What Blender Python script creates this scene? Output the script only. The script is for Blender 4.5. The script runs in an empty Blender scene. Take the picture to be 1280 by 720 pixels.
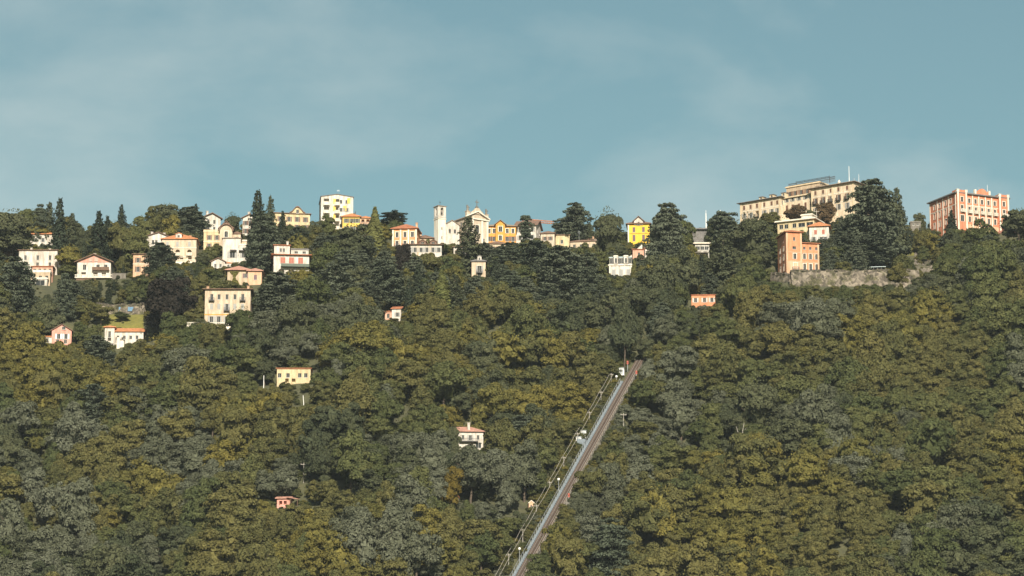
import bpy, math, random
import numpy as np

# ---------------------------------------------------------------- camera, sky, sun, exposure
scn = bpy.context.scene
COL = scn.collection
PITCH = math.radians(12.3)
HFOV = math.radians(16.5)
CAMZ = 2.0
camd = bpy.data.cameras.new('camera'); cam = bpy.data.objects.new('camera', camd); COL.objects.link(cam)
cam.location = (0, 0, CAMZ); cam.rotation_euler = (math.pi/2 + PITCH, 0, 0)
camd.sensor_width = 36; camd.lens = 18/math.tan(HFOV/2); camd.clip_start = 1.0; camd.clip_end = 60000
scn.camera = cam

SUN_AZ = math.radians(6)      # to the right of straight behind the camera
SUN_EL = math.radians(30)
world = bpy.data.worlds.new('World'); scn.world = world; world.use_nodes = True
nt = world.node_tree; nt.nodes.clear()
wo = nt.nodes.new('ShaderNodeOutputWorld'); bg = nt.nodes.new('ShaderNodeBackground')
sky = nt.nodes.new('ShaderNodeTexSky'); sky.sky_type = 'NISHITA'; sky.sun_disc = False
sky.sun_elevation = SUN_EL
sky.sun_rotation = math.pi - SUN_AZ           # sun stands behind the camera (towards -Y), to the right
sky.altitude = 250; sky.air_density = 1.0; sky.dust_density = 1.4; sky.ozone_density = 1.0
bg.inputs['Strength'].default_value = 0.066
tint = nt.nodes.new('ShaderNodeMix'); tint.data_type = 'RGBA'; tint.blend_type = 'MULTIPLY'
tint.inputs[0].default_value = 1.0; tint.inputs[7].default_value = (0.81, 0.94, 0.725, 1)
nt.links.new(sky.outputs[0], tint.inputs[6])
# thin high cloud veil, the same over the whole sky
tc = nt.nodes.new('ShaderNodeTexCoord'); mp = nt.nodes.new('ShaderNodeMapping')
mp.inputs['Scale'].default_value = (1, 1, 1.9); mp.inputs['Location'].default_value = (1.92, 0.3, 0.36)
mp.inputs['Rotation'].default_value = (0, math.radians(-14), 0)
nz = nt.nodes.new('ShaderNodeTexNoise'); nz.inputs['Scale'].default_value = 8.5; nz.inputs['Detail'].default_value = 7
nz.inputs['Roughness'].default_value = 0.55; nz.inputs['Distortion'].default_value = 0.25
rp = nt.nodes.new('ShaderNodeValToRGB'); rp.color_ramp.elements[0].position = 0.47; rp.color_ramp.elements[1].position = 0.78
rp.color_ramp.elements[0].color = (0, 0, 0, 1); rp.color_ramp.elements[1].color = (0.52, 0.52, 0.52, 1)
cl = nt.nodes.new('ShaderNodeMix'); cl.data_type = 'RGBA'; cl.inputs[7].default_value = (5.9, 6.5, 6.3, 1)
nt.links.new(tc.outputs['Generated'], mp.inputs[0]); nt.links.new(mp.outputs[0], nz.inputs['Vector'])
nt.links.new(nz.outputs['Fac'], rp.inputs[0]); nt.links.new(rp.outputs[0], cl.inputs[0])
nt.links.new(tint.outputs[2], cl.inputs[6]); nt.links.new(cl.outputs[2], bg.inputs['Color'])
nt.links.new(bg.outputs[0], wo.inputs[0])

sd = bpy.data.lights.new('sun', 'SUN'); sd.energy = 4.6; sd.angle = math.radians(0.55); sd.color = (1.0, 0.91, 0.77)
sun = bpy.data.objects.new('sun', sd); COL.objects.link(sun)
sun.rotation_euler = (math.pi/2 - SUN_EL, 0, SUN_AZ); sun.location = (300, 300, 700)
scn.view_settings.view_transform = 'Standard'; scn.view_settings.look = 'None'
scn.view_settings.gamma = 1.0; scn.view_settings.use_curve_mapping = False
scn.view_settings.exposure = 0.75
scn.cycles.use_denoising = True
scn.cycles.filter_width = 1.5
scn.cycles.max_bounces = 6; scn.cycles.diffuse_bounces = 3; scn.cycles.transmission_bounces = 3
scn.cycles.volume_bounces = 0; scn.cycles.transparent_max_bounces = 6

# ---------------------------------------------------------------- where things stand: the hill
FPX = 640/math.tan(HFOV/2)
COSP, SINP = math.cos(PITCH), math.sin(PITCH)
def ray(px, py):
    a, b = (px-640)/FPX, (360-py)/FPX
    return np.array([a, COSP - b*SINP, SINP + b*COSP])
def project(x, y, z):
    z = z - CAMZ
    f = y*COSP + z*SINP; u = -y*SINP + z*COSP
    return 640 + FPX*x/f, 360 - FPX*u/f, f
def sstep(a, b, v):
    t = np.clip((v-a)/(b-a), 0, 1); return t*t*(3-2*t)
RIDGE = [(-200,312),(0,310),(150,305),(300,300),(420,290),(480,297),(560,303),(700,303),(850,303),(915,285),(960,270),
         (1060,266),(1130,288),(1180,287),(1280,290),(1500,300)]
def yridge(x): return 1300 + 9*np.sin(x/61.0) + 6*np.sin(x/23.0+1)
_rx, _rz = [], []
for _px, _py in RIDGE:
    r = ray(_px, _py); t = 1300/r[1]; _rx.append(r[0]*t); _rz.append(CAMZ + r[2]*t)
_rxx = np.linspace(min(_rx), max(_rx), 400); _rzz = np.interp(_rxx, _rx, _rz)
_k = np.hanning(21); _k /= _k.sum(); _rzz = np.convolve(np.pad(_rzz, 10, mode='edge'), _k, 'valid')
TRK = {}
PADS = []      # (cx, cy, ux, uy, halfw, depth0, depth1, z, mode)
def ground0(x, y):
    x = np.asarray(x, float); y = np.asarray(y, float)
    H = np.interp(x, _rxx, _rzz)
    d = yridge(x) - y
    def front(d):      # gentle shoulder where the village sits, steep wood below
        d1 = np.clip(d, 0, 110); d2 = np.clip(d-110, 0, 60); d3 = np.clip(d-170, 0, None)
        return 0.40*d1 + 0.40*d2 + 0.5*(0.62-0.40)/60*d2**2 + 0.62*d3
    back = np.clip(-d, 0, None)
    z = H - front(np.clip(d, 0, None)) - 0.002*np.minimum(back, 75)**2 - 0.30*np.clip(back-75, 0, None)
    k = sstep(20, 160, d)
    z = z + k*(5.5*np.sin(x/41.0+0.4+d/170) + 3.2*np.sin(x/19.0+2.1-d/60) + 2.2*np.sin(d/23.0+x/57))
    return np.where(z > 3, z, 3*np.exp(np.clip((z-3)/3.0, -20, 0)) * 1.0)
def track_z(x, y, z):
    if not TRK: return z
    ax, ay, az = TRK['a']; dx, dy = TRK['d']; L = TRK['L']; sl = TRK['s']
    s = (x-ax)*dx + (y-ay)*dy; w = np.abs(-(x-ax)*dy + (y-ay)*dx)
    tz = az + s*sl - 1.3
    k = (1-sstep(4.5, 22, w)) * sstep(-60, -10, s) * (1-sstep(L, L+30, s))
    return z*(1-k) + tz*k
def ground(x, y):
    x = np.asarray(x, float); y = np.asarray(y, float)
    z = track_z(x, y, ground0(x, y))
    for cx, cy, ux, uy, hw, d0, d1, pz, mode in PADS:
        u = (x-cx)*ux + (y-cy)*uy; v = -(x-cx)*uy + (y-cy)*ux
        o = np.maximum(np.maximum(np.abs(u)-hw, d0-v), v-d1)
        k = 1-(sstep(0.0, 1.5, o) if mode == 'fill' else sstep(0.5, 5.0, o))
        t = np.maximum(z, pz) if mode == 'fill' else np.minimum(z, pz + 0.15)
        z = z*(1-k) + t*k
    return z
def hit(px, py):
    r = ray(px, py); t = np.linspace(700, 1345, 1300)/r[1]
    x, y, z = r[0]*t, r[1]*t, CAMZ + r[2]*t
    g = track_z(x, y, ground0(x, y)); below = np.nonzero((z <= g))[0]
    if len(below) and y[below[0]] < float(yridge(x[below[0]])) + 6:
        i = below[0]; return np.array([x[i], y[i], z[i]])
    yr = float(yridge(r[0]*1300/r[1])) - 3; t = yr/r[1]
    return np.array([r[0]*t, yr, CAMZ + r[2]*t])
def mpp(p): return project(*p)[2]/FPX

# ---------------------------------------------------------------- materials
def newmat(name):
    m = bpy.data.materials.new(name); m.use_nodes = True
    n = m.node_tree; n.nodes.clear(); return m, n
def N(n, t, **kw):
    o = n.nodes.new(t)
    for k, v in kw.items(): setattr(o, k, v)
    return o
def ramp(n, a, b, c0, c1):
    r = N(n, 'ShaderNodeValToRGB'); e = r.color_ramp.elements
    e[0].position, e[1].position = a, b; e[0].color = (*c0, 1); e[1].color = (*c1, 1); return r
def mul(c, k): return tuple(v*k for v in c)
MATS = {}
def plaster(name, col, stain=0.35, rough=0.9):
    if name in MATS: return MATS[name]
    m, n = newmat(name); L = n.links
    out = N(n, 'ShaderNodeOutputMaterial'); b = N(n, 'ShaderNodeBsdfPrincipled'); b.inputs['Roughness'].default_value = rough
    tc = N(n, 'ShaderNodeTexCoord'); mp = N(n, 'ShaderNodeMapping'); mp.inputs['Scale'].default_value = (1.4, 1.4, 0.30)
    nz = N(n, 'ShaderNodeTexNoise'); nz.inputs['Scale'].default_value = 0.7; nz.inputs['Detail'].default_value = 6; nz.inputs['Roughness'].default_value = 0.65
    oi = N(n, 'ShaderNodeObjectInfo'); ad = N(n, 'ShaderNodeVectorMath', operation='ADD')
    L.new(tc.outputs['Object'], ad.inputs[0]); L.new(oi.outputs['Location'], ad.inputs[1]); L.new(ad.outputs[0], mp.inputs[0]); L.new(mp.outputs[0], nz.inputs['Vector'])
    r = ramp(n, 0.36, 0.62, tuple(v*(1-stain)*t for v, t in zip(col, (1.0, 0.95, 0.88))), col)
    nz2 = N(n, 'ShaderNodeTexNoise'); nz2.inputs['Scale'].default_value = 3.5; nz2.inputs['Detail'].default_value = 5
    L.new(ad.outputs[0], nz2.inputs['Vector'])
    mx = N(n, 'ShaderNodeMix', data_type='RGBA', blend_type='MULTIPLY'); mx.inputs[0].default_value = 0.55
    r2 = ramp(n, 0.3, 0.7, (0.72, 0.70, 0.66), (1.06, 1.05, 1.03))
    L.new(nz.outputs['Fac'], r.inputs[0]); L.new(nz2.outputs['Fac'], r2.inputs[0])
    L.new(r.outputs[0], mx.inputs[6]); L.new(r2.outputs[0], mx.inputs[7]); L.new(mx.outputs[2], b.inputs['Base Color'])
    L.new(b.outputs[0], out.inputs[0]); MATS[name] = m; return m
def rooftile(name, col):
    if name in MATS: return MATS[name]
    m, n = newmat(name); L = n.links
    out = N(n, 'ShaderNodeOutputMaterial'); b = N(n, 'ShaderNodeBsdfPrincipled'); b.inputs['Roughness'].default_value = 0.85
    tc = N(n, 'ShaderNodeTexCoord')
    nz = N(n, 'ShaderNodeTexNoise'); nz.inputs['Scale'].default_value = 1.3; nz.inputs['Detail'].default_value = 8; nz.inputs['Roughness'].default_value = 0.75
    r = ramp(n, 0.3, 0.7, mul(col, 0.5), mul(col, 1.25))
    wv = N(n, 'ShaderNodeTexWave', wave_type='BANDS', bands_direction='X'); wv.inputs['Scale'].default_value = 1.6; wv.inputs['Distortion'].default_value = 1.5
    bp = N(n, 'ShaderNodeBump'); bp.inputs['Strength'].default_value = 0.5; bp.inputs['Distance'].default_value = 0.08
    L.new(tc.outputs['Object'], nz.inputs['Vector']); L.new(tc.outputs['Object'], wv.inputs['Vector'])
    L.new(nz.outputs['Fac'], r.inputs[0]); L.new(r.outputs[0], b.inputs['Base Color'])
    L.new(wv.outputs['Fac'], bp.inputs['Height']); L.new(bp.outputs[0], b.inputs['Normal']); L.new(b.outputs[0], out.inputs[0])
    MATS[name] = m; return m
def simple(name, col, rough=0.6, metal=0.0, var=0.25, scale=2.0):
    if name in MATS: return MATS[name]
    m, n = newmat(name); L = n.links
    out = N(n, 'ShaderNodeOutputMaterial'); b = N(n, 'ShaderNodeBsdfPrincipled')
    b.inputs['Roughness'].default_value = rough; b.inputs['Metallic'].default_value = metal
    tc = N(n, 'ShaderNodeTexCoord'); nz = N(n, 'ShaderNodeTexNoise'); nz.inputs['Scale'].default_value = scale; nz.inputs['Detail'].default_value = 6
    r = ramp(n, 0.3, 0.7, mul(col, 1-var), mul(col, 1+var*0.5))
    L.new(tc.outputs['Object'], nz.inputs['Vector']); L.new(nz.outputs['Fac'], r.inputs[0]); L.new(r.outputs[0], b.inputs['Base Color'])
    L.new(b.outputs[0], out.inputs[0]); MATS[name] = m; return m
def rubble(name):
    if name in MATS: return MATS[name]
    m, n = newmat(name); L = n.links
    out = N(n, 'ShaderNodeOutputMaterial'); b = N(n, 'ShaderNodeBsdfPrincipled'); b.inputs['Roughness'].default_value = 0.95
    tc = N(n, 'ShaderNodeTexCoord'); vo = N(n, 'ShaderNodeTexVoronoi'); vo.inputs['Scale'].default_value = 1.1
    ve = N(n, 'ShaderNodeTexVoronoi', feature='DISTANCE_TO_EDGE'); ve.inputs['Scale'].default_value = 1.1
    nz = N(n, 'ShaderNodeTexNoise'); nz.inputs['Scale'].default_value = 0.22; nz.inputs['Detail'].default_value = 6; nz.inputs['Roughness'].default_value = 0.7
    hs = N(n, 'ShaderNodeSeparateColor'); r = ramp(n, 0.0, 1.0, (0.06, 0.05, 0.04), (0.25, 0.21, 0.165))
    moss = ramp(n, 0.48, 0.58, (1, 1, 1), (0.42, 0.46, 0.30))
    mx = N(n, 'ShaderNodeMix', data_type='RGBA', blend_type='MULTIPLY'); mx.inputs[0].default_value = 1
    bp = N(n, 'ShaderNodeBump'); bp.inputs['Strength'].default_value = 0.9; bp.inputs['Distance'].default_value = 0.15
    for t in (vo, ve, nz): L.new(tc.outputs['Object'], t.inputs['Vector'])
    L.new(vo.outputs['Color'], hs.inputs[0]); L.new(hs.outputs[0], r.inputs[0]); L.new(nz.outputs['Fac'], moss.inputs[0])
    L.new(r.outputs[0], mx.inputs[6]); L.new(moss.outputs[0], mx.inputs[7]); L.new(mx.outputs[2], b.inputs['Base Color'])
    L.new(ve.outputs['Distance'], bp.inputs['Height']); L.new(bp.outputs[0], b.inputs['Normal']); L.new(b.outputs[0], out.inputs[0])
    MATS[name] = m; return m
def leaf(name, col, col2, trans=0.22, hv=0.30):
    m, n = newmat(name); L = n.links
    out = N(n, 'ShaderNodeOutputMaterial'); d = N(n, 'ShaderNodeBsdfDiffuse'); t = N(n, 'ShaderNodeBsdfTranslucent'); ms = N(n, 'ShaderNodeMixShader')
    ms.inputs[0].default_value = trans
    oi = N(n, 'ShaderNodeObjectInfo'); tc = N(n, 'ShaderNodeTexCoord')
    nz = N(n, 'ShaderNodeTexNoise'); nz.inputs['Scale'].default_value = 0.42; nz.inputs['Detail'].default_value = 4; nz.inputs['Roughness'].default_value = 0.6
    nf = N(n, 'ShaderNodeTexWhiteNoise', noise_dimensions='3D')
    sn = N(n, 'ShaderNodeVectorMath', operation='SNAP'); sn.inputs[1].default_value = (0.5, 0.5, 0.5)
    L.new(tc.outputs['Object'], nz.inputs['Vector']); L.new(tc.outputs['Object'], sn.inputs[0]); L.new(sn.outputs[0], nf.inputs['Vector'])
    a = N(n, 'ShaderNodeMath', operation='MULTIPLY_ADD'); a.inputs[1].default_value = 0.75; a.inputs[2].default_value = 0.02
    L.new(oi.outputs['Random'], a.inputs[0])
    a2 = N(n, 'ShaderNodeMath', operation='MULTIPLY_ADD'); a2.inputs[1].default_value = 1.7; L.new(nz.outputs['Fac'], a2.inputs[0])
    sb = N(n, 'ShaderNodeMath', operation='SUBTRACT'); sb.inputs[1].default_value = 0.75; L.new(a.outputs[0], sb.inputs[0]); L.new(sb.outputs[0], a2.inputs[2])
    mx = N(n, 'ShaderNodeMix', data_type='RGBA'); mx.inputs[6].default_value = (*col, 1); mx.inputs[7].default_value = (*col2, 1)
    L.new(a2.outputs[0], mx.inputs[0])
    v = N(n, 'ShaderNodeMath', operation='MULTIPLY_ADD'); v.inputs[1].default_value = 0.5; v.inputs[2].default_value = 0.75; L.new(nf.outputs['Value'], v.inputs[0])
    hs = N(n, 'ShaderNodeHueSaturation'); L.new(mx.outputs[2], hs.inputs['Color']); L.new(v.outputs[0], hs.inputs['Value'])
    L.new(hs.outputs[0], d.inputs[0]); L.new(hs.outputs[0], t.inputs[0])
    L.new(d.outputs[0], ms.inputs[1]); L.new(t.outputs[0], ms.inputs[2]); L.new(ms.outputs[0], out.inputs[0])
    MATS[name] = m; return m
def glass():
    if 'window_glass' in MATS: return MATS['window_glass']
    m, n = newmat('window_glass'); out = N(n, 'ShaderNodeOutputMaterial'); b = N(n, 'ShaderNodeBsdfPrincipled')
    b.inputs['Base Color'].default_value = (0.022, 0.024, 0.026, 1); b.inputs['Roughness'].default_value = 0.2; b.inputs['Specular IOR Level'].default_value = 0.25
    n.links.new(b.outputs[0], out.inputs[0]); MATS['window_glass'] = m; return m

P = dict(
    white=plaster('plaster_white', (0.64, 0.60, 0.555), 0.4), cream=plaster('plaster_cream', (0.58, 0.475, 0.365), 0.34),
    beige=plaster('plaster_beige', (0.52, 0.41, 0.30), 0.42), yellow=plaster('plaster_yellow', (0.80, 0.52, 0.06), 0.18),
    paleyellow=plaster('plaster_pale_yellow', (0.60, 0.49, 0.31), 0.32), orange=plaster('plaster_orange', (0.68, 0.33, 0.07), 0.3),
    salmon=plaster('plaster_salmon', (0.62, 0.26, 0.14), 0.22), peach=plaster('plaster_peach', (0.62, 0.41, 0.28), 0.28),
    coral=plaster('plaster_coral', (0.68, 0.31, 0.15), 0.25), palestone=plaster('pale_stone', (0.56, 0.475, 0.385), 0.35),
    pink=plaster('plaster_pink', (0.66, 0.33, 0.27), 0.25), red=plaster('plaster_red', (0.60, 0.225, 0.13), 0.25),
    rose=plaster('plaster_rose', (0.62, 0.36, 0.27), 0.25), grey=plaster('plaster_grey', (0.50, 0.49, 0.46), 0.3),
    stucco=plaster('stucco_weathered', (0.70, 0.58, 0.44), 0.36), trim=plaster('trim_white', (0.72, 0.675, 0.60), 0.15),
    sand=plaster('sandstone_trim', (0.66, 0.54, 0.38), 0.25),
    concrete=plaster('concrete', (0.20, 0.185, 0.165), 0.4), brown=simple('brown_timber', (0.13, 0.075, 0.045), 0.8),
    tile=rooftile('roof_tile_red', (0.40, 0.15, 0.075)), tileo=rooftile('roof_tile_orange', (0.52, 0.21, 0.09)),
    tileb=rooftile('roof_tile_brown', (0.20, 0.12, 0.085)), tilep=rooftile('roof_tile_pink', (0.46, 0.24, 0.18)),
    slate=rooftile('roof_slate', (0.17, 0.16, 0.155)), tileg=rooftile('roof_tile_greyish', (0.28, 0.22, 0.17)),
    frame=simple('window_frame_white', (0.42, 0.40, 0.36), 0.5, var=0.1), glass=glass(),
    sgreen=simple('shutter_green', (0.07, 0.09, 0.065), 0.6), sred=simple('shutter_red', (0.34, 0.09, 0.05), 0.6),
    sbrown=simple('shutter_brown', (0.14, 0.07, 0.045), 0.6), sgrey=simple('shutter_grey', (0.28, 0.275, 0.26), 0.6),
    spurple=simple('shutter_purple', (0.11, 0.05, 0.07), 0.6), ochre=plaster('yellow_panel', (0.72, 0.50, 0.12), 0.15),
    railing=simple('railing_iron', (0.05, 0.05, 0.055), 0.6), iron=simple('wrought_iron', (0.035, 0.033, 0.032), 0.5), steel=simple('galvanised_steel', (0.42, 0.44, 0.46), 0.45, 0.5),
    rail=simple('rail_steel', (0.26, 0.235, 0.215), 0.5, 0.3), rust=simple('rusty_ballast', (0.12, 0.085, 0.065), 0.95, var=0.5, scale=3),
    sleeper=simple('sleeper_timber', (0.10, 0.065, 0.05), 0.9), walk=simple('walkway_concrete', (0.17, 0.20, 0.23), 0.8, var=0.3),
    blue=simple('blue_glazing', (0.12, 0.22, 0.34), 0.15), bluewhite=simple('pale_blue_sheet', (0.50, 0.60, 0.63), 0.5),
    redpaint=simple('red_paint', (0.40, 0.09, 0.06), 0.5), crane=simple('crane_paint', (0.55, 0.24, 0.13), 0.5),
    whitepaint=simple('white_paint', (0.78, 0.77, 0.74), 0.5, var=0.1), rubble=rubble('rubble_stone'), bark=simple('bark', (0.10, 0.075, 0.055), 0.95, var=0.5),
    palebark=simple('pale_bark', (0.34, 0.31, 0.27), 0.9, var=0.4),
)

# ---------------------------------------------------------------- mesh helpers
class MB:
    def __init__(s): s.v = []; s.f = []
    def quad(s, *p):
        i = len(s.v); s.v += [tuple(q) for q in p]; s.f.append(tuple(range(i, i+len(p))))
    def box(s, x0, x1, y0, y1, z0, z1):
        i = len(s.v)
        s.v += [(x0,y0,z0),(x1,y0,z0),(x1,y1,z0),(x0,y1,z0),(x0,y0,z1),(x1,y0,z1),(x1,y1,z1),(x0,y1,z1)]
        for q in ((3,2,1,0),(4,5,6,7),(0,1,5,4),(1,2,6,5),(2,3,7,6),(3,0,4,7)): s.f.append(tuple(i+k for k in q))
    def hull(s, bot, top):            # two equal rings -> closed prism
        i = len(s.v); n = len(bot); s.v += [tuple(q) for q in bot] + [tuple(q) for q in top]
        s.f.append(tuple(i+k for k in range(n))[::-1]); s.f.append(tuple(i+n+k for k in range(n)))
        for k in range(n): s.f.append((i+k, i+(k+1) % n, i+n+(k+1) % n, i+n+k))
    def tube(s, a, b, r0, r1=None, n=6):
        a = np.array(a, float); b = np.array(b, float); r1 = r0 if r1 is None else r1
        d = b-a; d /= np.linalg.norm(d)+1e-9; h = np.array([1,0,0]) if abs(d[0]) < 0.9 else np.array([0,1,0])
        u = np.cross(d, h); u /= np.linalg.norm(u); w = np.cross(d, u)
        ring = [(math.cos(2*math.pi*k/n), math.sin(2*math.pi*k/n)) for k in range(n)]
        s.hull([a + r0*(c*u+q*w) for c, q in ring], [b + r1*(c*u+q*w) for c, q in ring])
    def lathe(s, prof, n=10, cx=0, cy=0):
        i = len(s.v)
        for r, z in prof:
            for k in range(n): s.v.append((cx+r*math.cos(2*math.pi*k/n), cy+r*math.sin(2*math.pi*k/n), z))
        for j in range(len(prof)-1):
            for k in range(n): s.f.append((i+j*n+k, i+j*n+(k+1) % n, i+(j+1)*n+(k+1) % n, i+(j+1)*n+k))
    def mesh(s, name, mat):
        me = bpy.data.meshes.new(name); me.from_pydata(s.v, [], s.f); me.update()
        if mat: me.materials.append(mat)
        return me
    def build(s, name, mat, parent=None, loc=None):
        return link(name, s.mesh(name, mat), parent, loc)
def link(name, me, parent=None, loc=None, rz=0):
    o = bpy.data.objects.new(name, me); COL.objects.link(o)
    if parent: o.parent = parent
    if loc is not None: o.location = loc
    if rz: o.rotation_euler = (0, 0, rz)
    return o
def thing(name, label, cat, loc, rz=0, group=None):
    o = link(name, None, None, loc, rz); o['label'] = label; o['category'] = cat
    if group: o['group'] = group
    return o
def tag(o, label, cat, group=None):
    o['label'] = label; o['category'] = cat
    if group: o['group'] = group
    return o

# line of the funicular, straight up the slope
_a, _b = hit(650, 728), hit(803, 450)
_d = _b-_a; _L = math.hypot(_d[0], _d[1])
_a[2] += 2.0; _b[2] += 2.0
TRK.update(a=tuple(_a), d=(_d[0]/_L, _d[1]/_L), L=_L, s=(_b[2]-_a[2])/_L)
# ---------------------------------------------------------------- buildings: walls with real openings, windows, roofs
WC = {}
def cached(key, fn):
    if key not in WC: WC[key] = fn()
    return WC[key]
def row(z0, h, w, fxs, st='w', mat=None):
    if isinstance(fxs, int): fxs = [(i+0.5)/fxs for i in range(fxs)]
    return [(f, z0, w, h, st, mat) for f in fxs]
def m_frame(w, h):
    def f():
        b = MB(); t = 0.055; y0, y1 = 0.10, 0.17
        b.box(-w/2, w/2, y0, y1, 0, t); b.box(-w/2, w/2, y0, y1, h-t, h)
        b.box(-w/2, -w/2+t, y0+.002, y1-.002, t, h-t); b.box(w/2-t, w/2, y0+.002, y1-.002, t, h-t); b.box(-t/2, t/2, y0+.002, y1-.002, t, h-t)
        b.box(-w/2-0.12, w/2+0.12, -0.10, 0.10, -0.12, -0.002)
        return b.mesh('window', P['frame'])
    return cached(('f', w, h), f)
def m_pane(w, h):
    def f():
        b = MB(); b.box(-w/2, w/2, 0.18, 0.21, 0, h); return b.mesh('pane', P['glass'])
    return cached(('p', w, h), f)
def m_shut(w, h, mat):
    def f():
        b = MB(); b.box(-w/2, w/2, -0.07, -0.015, -0.03, h+0.03)
        n = max(3, int(h/0.35))
        for i in range(n): b.box(-w/2+0.05, w/2-0.05, -0.085, -0.072, 0.04+i*(h-.05)/n, 0.04+(i+0.7)*(h-.05)/n)
        return b.mesh('shutter', P[mat])
    return cached(('s', w, h, mat), f)
def m_trim(w, h, arched):
    def f():
        b = MB(); t = 0.20
        b.box(-w/2-t, -w/2-.003, -0.07, 0.02, 0, h); b.box(w/2+.003, w/2+t, -0.07, 0.02, 0, h)
        b.box(-w/2-t-.08, w/2+t+.08, -0.10, 0.02, h+.003, h+t+0.04)
        return b.mesh('surround', P['trim'])
    return cached(('t', w, h, arched), f)
def m_balc(w, mat):
    def f():
        b = MB(); d = 1.0
        b.box(-w/2, w/2, -d, -0.003, -0.32, -0.16)
        for k in (-w/2+0.25, w/2-0.25): b.box(k-0.1, k+0.1, -0.6, -0.003, -0.65, -0.322)
        z1 = 0.85
        if mat == 'trim':
            b.box(-w/2, w/2, -d, -d+0.10, z1-0.1, z1)
            k = -w/2
            while k < w/2: b.box(k, k+0.14, -d+.01, -d+0.09, -0.158, z1-0.102); k += 0.3
            for sx in (-1, 1): b.box(sx*(w/2-0.05)-0.05, sx*(w/2-0.05)+0.05, -d+.11, -0.003, -0.158, z1)
        else:
            b.box(-w/2, w/2, -d, -d+0.05, z1-0.06, z1)
            k = -w/2
            while k < w/2: b.box(k, k+0.05, -d+.01, -d+0.04, -0.158, z1-0.062); k += 0.17
            for sx in (-1, 1):
                x = sx*(w/2-0.03); b.box(x-.02, x+.02, -d+.06, -0.003, z1-.06, z1)
                for q in range(5): b.box(x-.02, x+.02, -d+.15+q*.17, -d+.19+q*.17, -0.158, z1-.062)
        return b.mesh('balcony', P[mat])
    return cached(('b', w, mat), f)
def put_window(th, loc, rz, w, h, st, mat):
    if 'D' in st:
        if 'B' in st: link('balcony', m_balc(round(w+0.5, 2), mat or 'trim'), th, loc, rz)
        return
    win = link('window', m_frame(w, h), th, loc, rz)
    link('pane', m_pane(w, h), win)
    sw = round(w/2, 3)
    if 'S' in st:
        for s in (-1, 1): link('shutter', m_shut(sw, h, mat or 'sgreen'), win, (s*(w/2+sw/2+.02), 0, 0))
    if 'C' in st:
        for s in (-1, 1): link('shutter', m_shut(round(sw-.03, 3), h, mat or 'sgreen'), win, (s*(sw/2), 0.06, 0))
    if 'T' in st: link('surround', m_trim(w, h, 'A' in st), win)
    if 'B' in st: link('balcony', m_balc(round(w+0.9, 2), 'trim' if 'b' in st else 'iron'), th, loc, rz)
def facade(mb, O, U, Nn, W, H, wins, z_low):
    """grid of wall cells, window cells left open with reveals"""
    O = np.array(O, float); U = np.array(U, float); Nn = np.array(Nn, float); Z = np.array([0, 0, 1.0])
    rects = []
    for fx, z0, w, h, st, mat in wins:
        u = fx*W; rects.append((u-w/2, z0, u+w/2, z0+h, st))
    us = sorted(set([0, W] + [round(r[0], 4) for r in rects] + [round(r[2], 4) for r in rects]))
    vs = sorted(set([z_low, H] + [round(r[1], 4) for r in rects] + [round(r[3], 4) for r in rects]))
    p = lambda u, v, d=0: O + U*u + Z*v - Nn*d
    for i in range(len(us)-1):
        for j in range(len(vs)-1):
            cu, cv = (us[i]+us[i+1])/2, (vs[j]+vs[j+1])/2
            if any(r[0] < cu < r[2] and r[1] < cv < r[3] for r in rects): continue
            mb.quad(p(us[i], vs[j]), p(us[i+1], vs[j]), p(us[i+1], vs[j+1]), p(us[i], vs[j+1]))
    for a, b, c, d, st in rects:
        t = 1.3 if 'D' in st else 0.22
        mb.quad(p(a, b), p(a, b, t), p(a, d, t), p(a, d)); mb.quad(p(c, b, t), p(c, b), p(c, d), p(c, d, t))
        mb.quad(p(a, d, t), p(c, d, t), p(c, d), p(a, d)); mb.quad(p(a, b), p(c, b), p(c, b, t), p(a, b, t))
        if 'D' in st: mb.quad(p(a, b, t), p(c, b, t), p(c, d, t), p(a, d, t))
        if 'A' in st:
            r = (c-a)/2; m = (a+c)/2; e = 0.005
            for s in (-1, 1):
                arc = [(m + s*r*math.cos(q), d-r + r*math.sin(q)) for q in np.linspace(0, math.pi/2, 6)]
                for k in range(5):
                    mb.quad(p(m+s*r, d, e), p(*arc[k], e), p(*arc[k+1], e))
def roof_mesh(kind, W, D, pitch, oh, th=0.22):
    """footprint x -W/2..W/2, y 0..D, eaves at z=0"""
    b = MB(); x0, x1, y0, y1 = -W/2-oh, W/2+oh, -oh, D+oh; tp = math.tan(math.radians(pitch))
    if kind == 'flat':
        b.box(x0, x1, y0, y1, 0.003, 0.35); b.box(x0+.25, x1-.25, y0+.25, y1-.25, 0.352, 0.55); return b
    b.hull([(x0,y0,.003),(x1,y0,.003),(x1,y1,.003),(x0,y1,.003)], [(x0,y0,th),(x1,y0,th),(x1,y1,th),(x0,y1,th)])
    cy = (y0+y1)/2; w, d = x1-x0, y1-y0; e = 0.02; z = th+.002
    x0 += e; x1 -= e; y0 += e; y1 -= e
    if kind == 'hip':
        hgt = min(w, d)/2*tp
        if w >= d: r0, r1 = (x0+d/2, cy, z+hgt), (x1-d/2, cy, z+hgt)
        else: r0, r1 = (0.0-(x0+x1)/2*0, y0+w/2, z+hgt), (0.0, y1-w/2, z+hgt)
        a, c, f, g = (x0,y0,z),(x1,y0,z),(x1,y1,z),(x0,y1,z)
        if w >= d:
            b.quad(a, c, r1, r0); b.quad(f, g, r0, r1); b.quad(g, a, r0); b.quad(c, f, r1)
        else:
            b.quad(a, c, r0); b.quad(f, g, r1); b.quad(g, a, r0, r1); b.quad(c, f, r1, r0)
        return b
    return b
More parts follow.
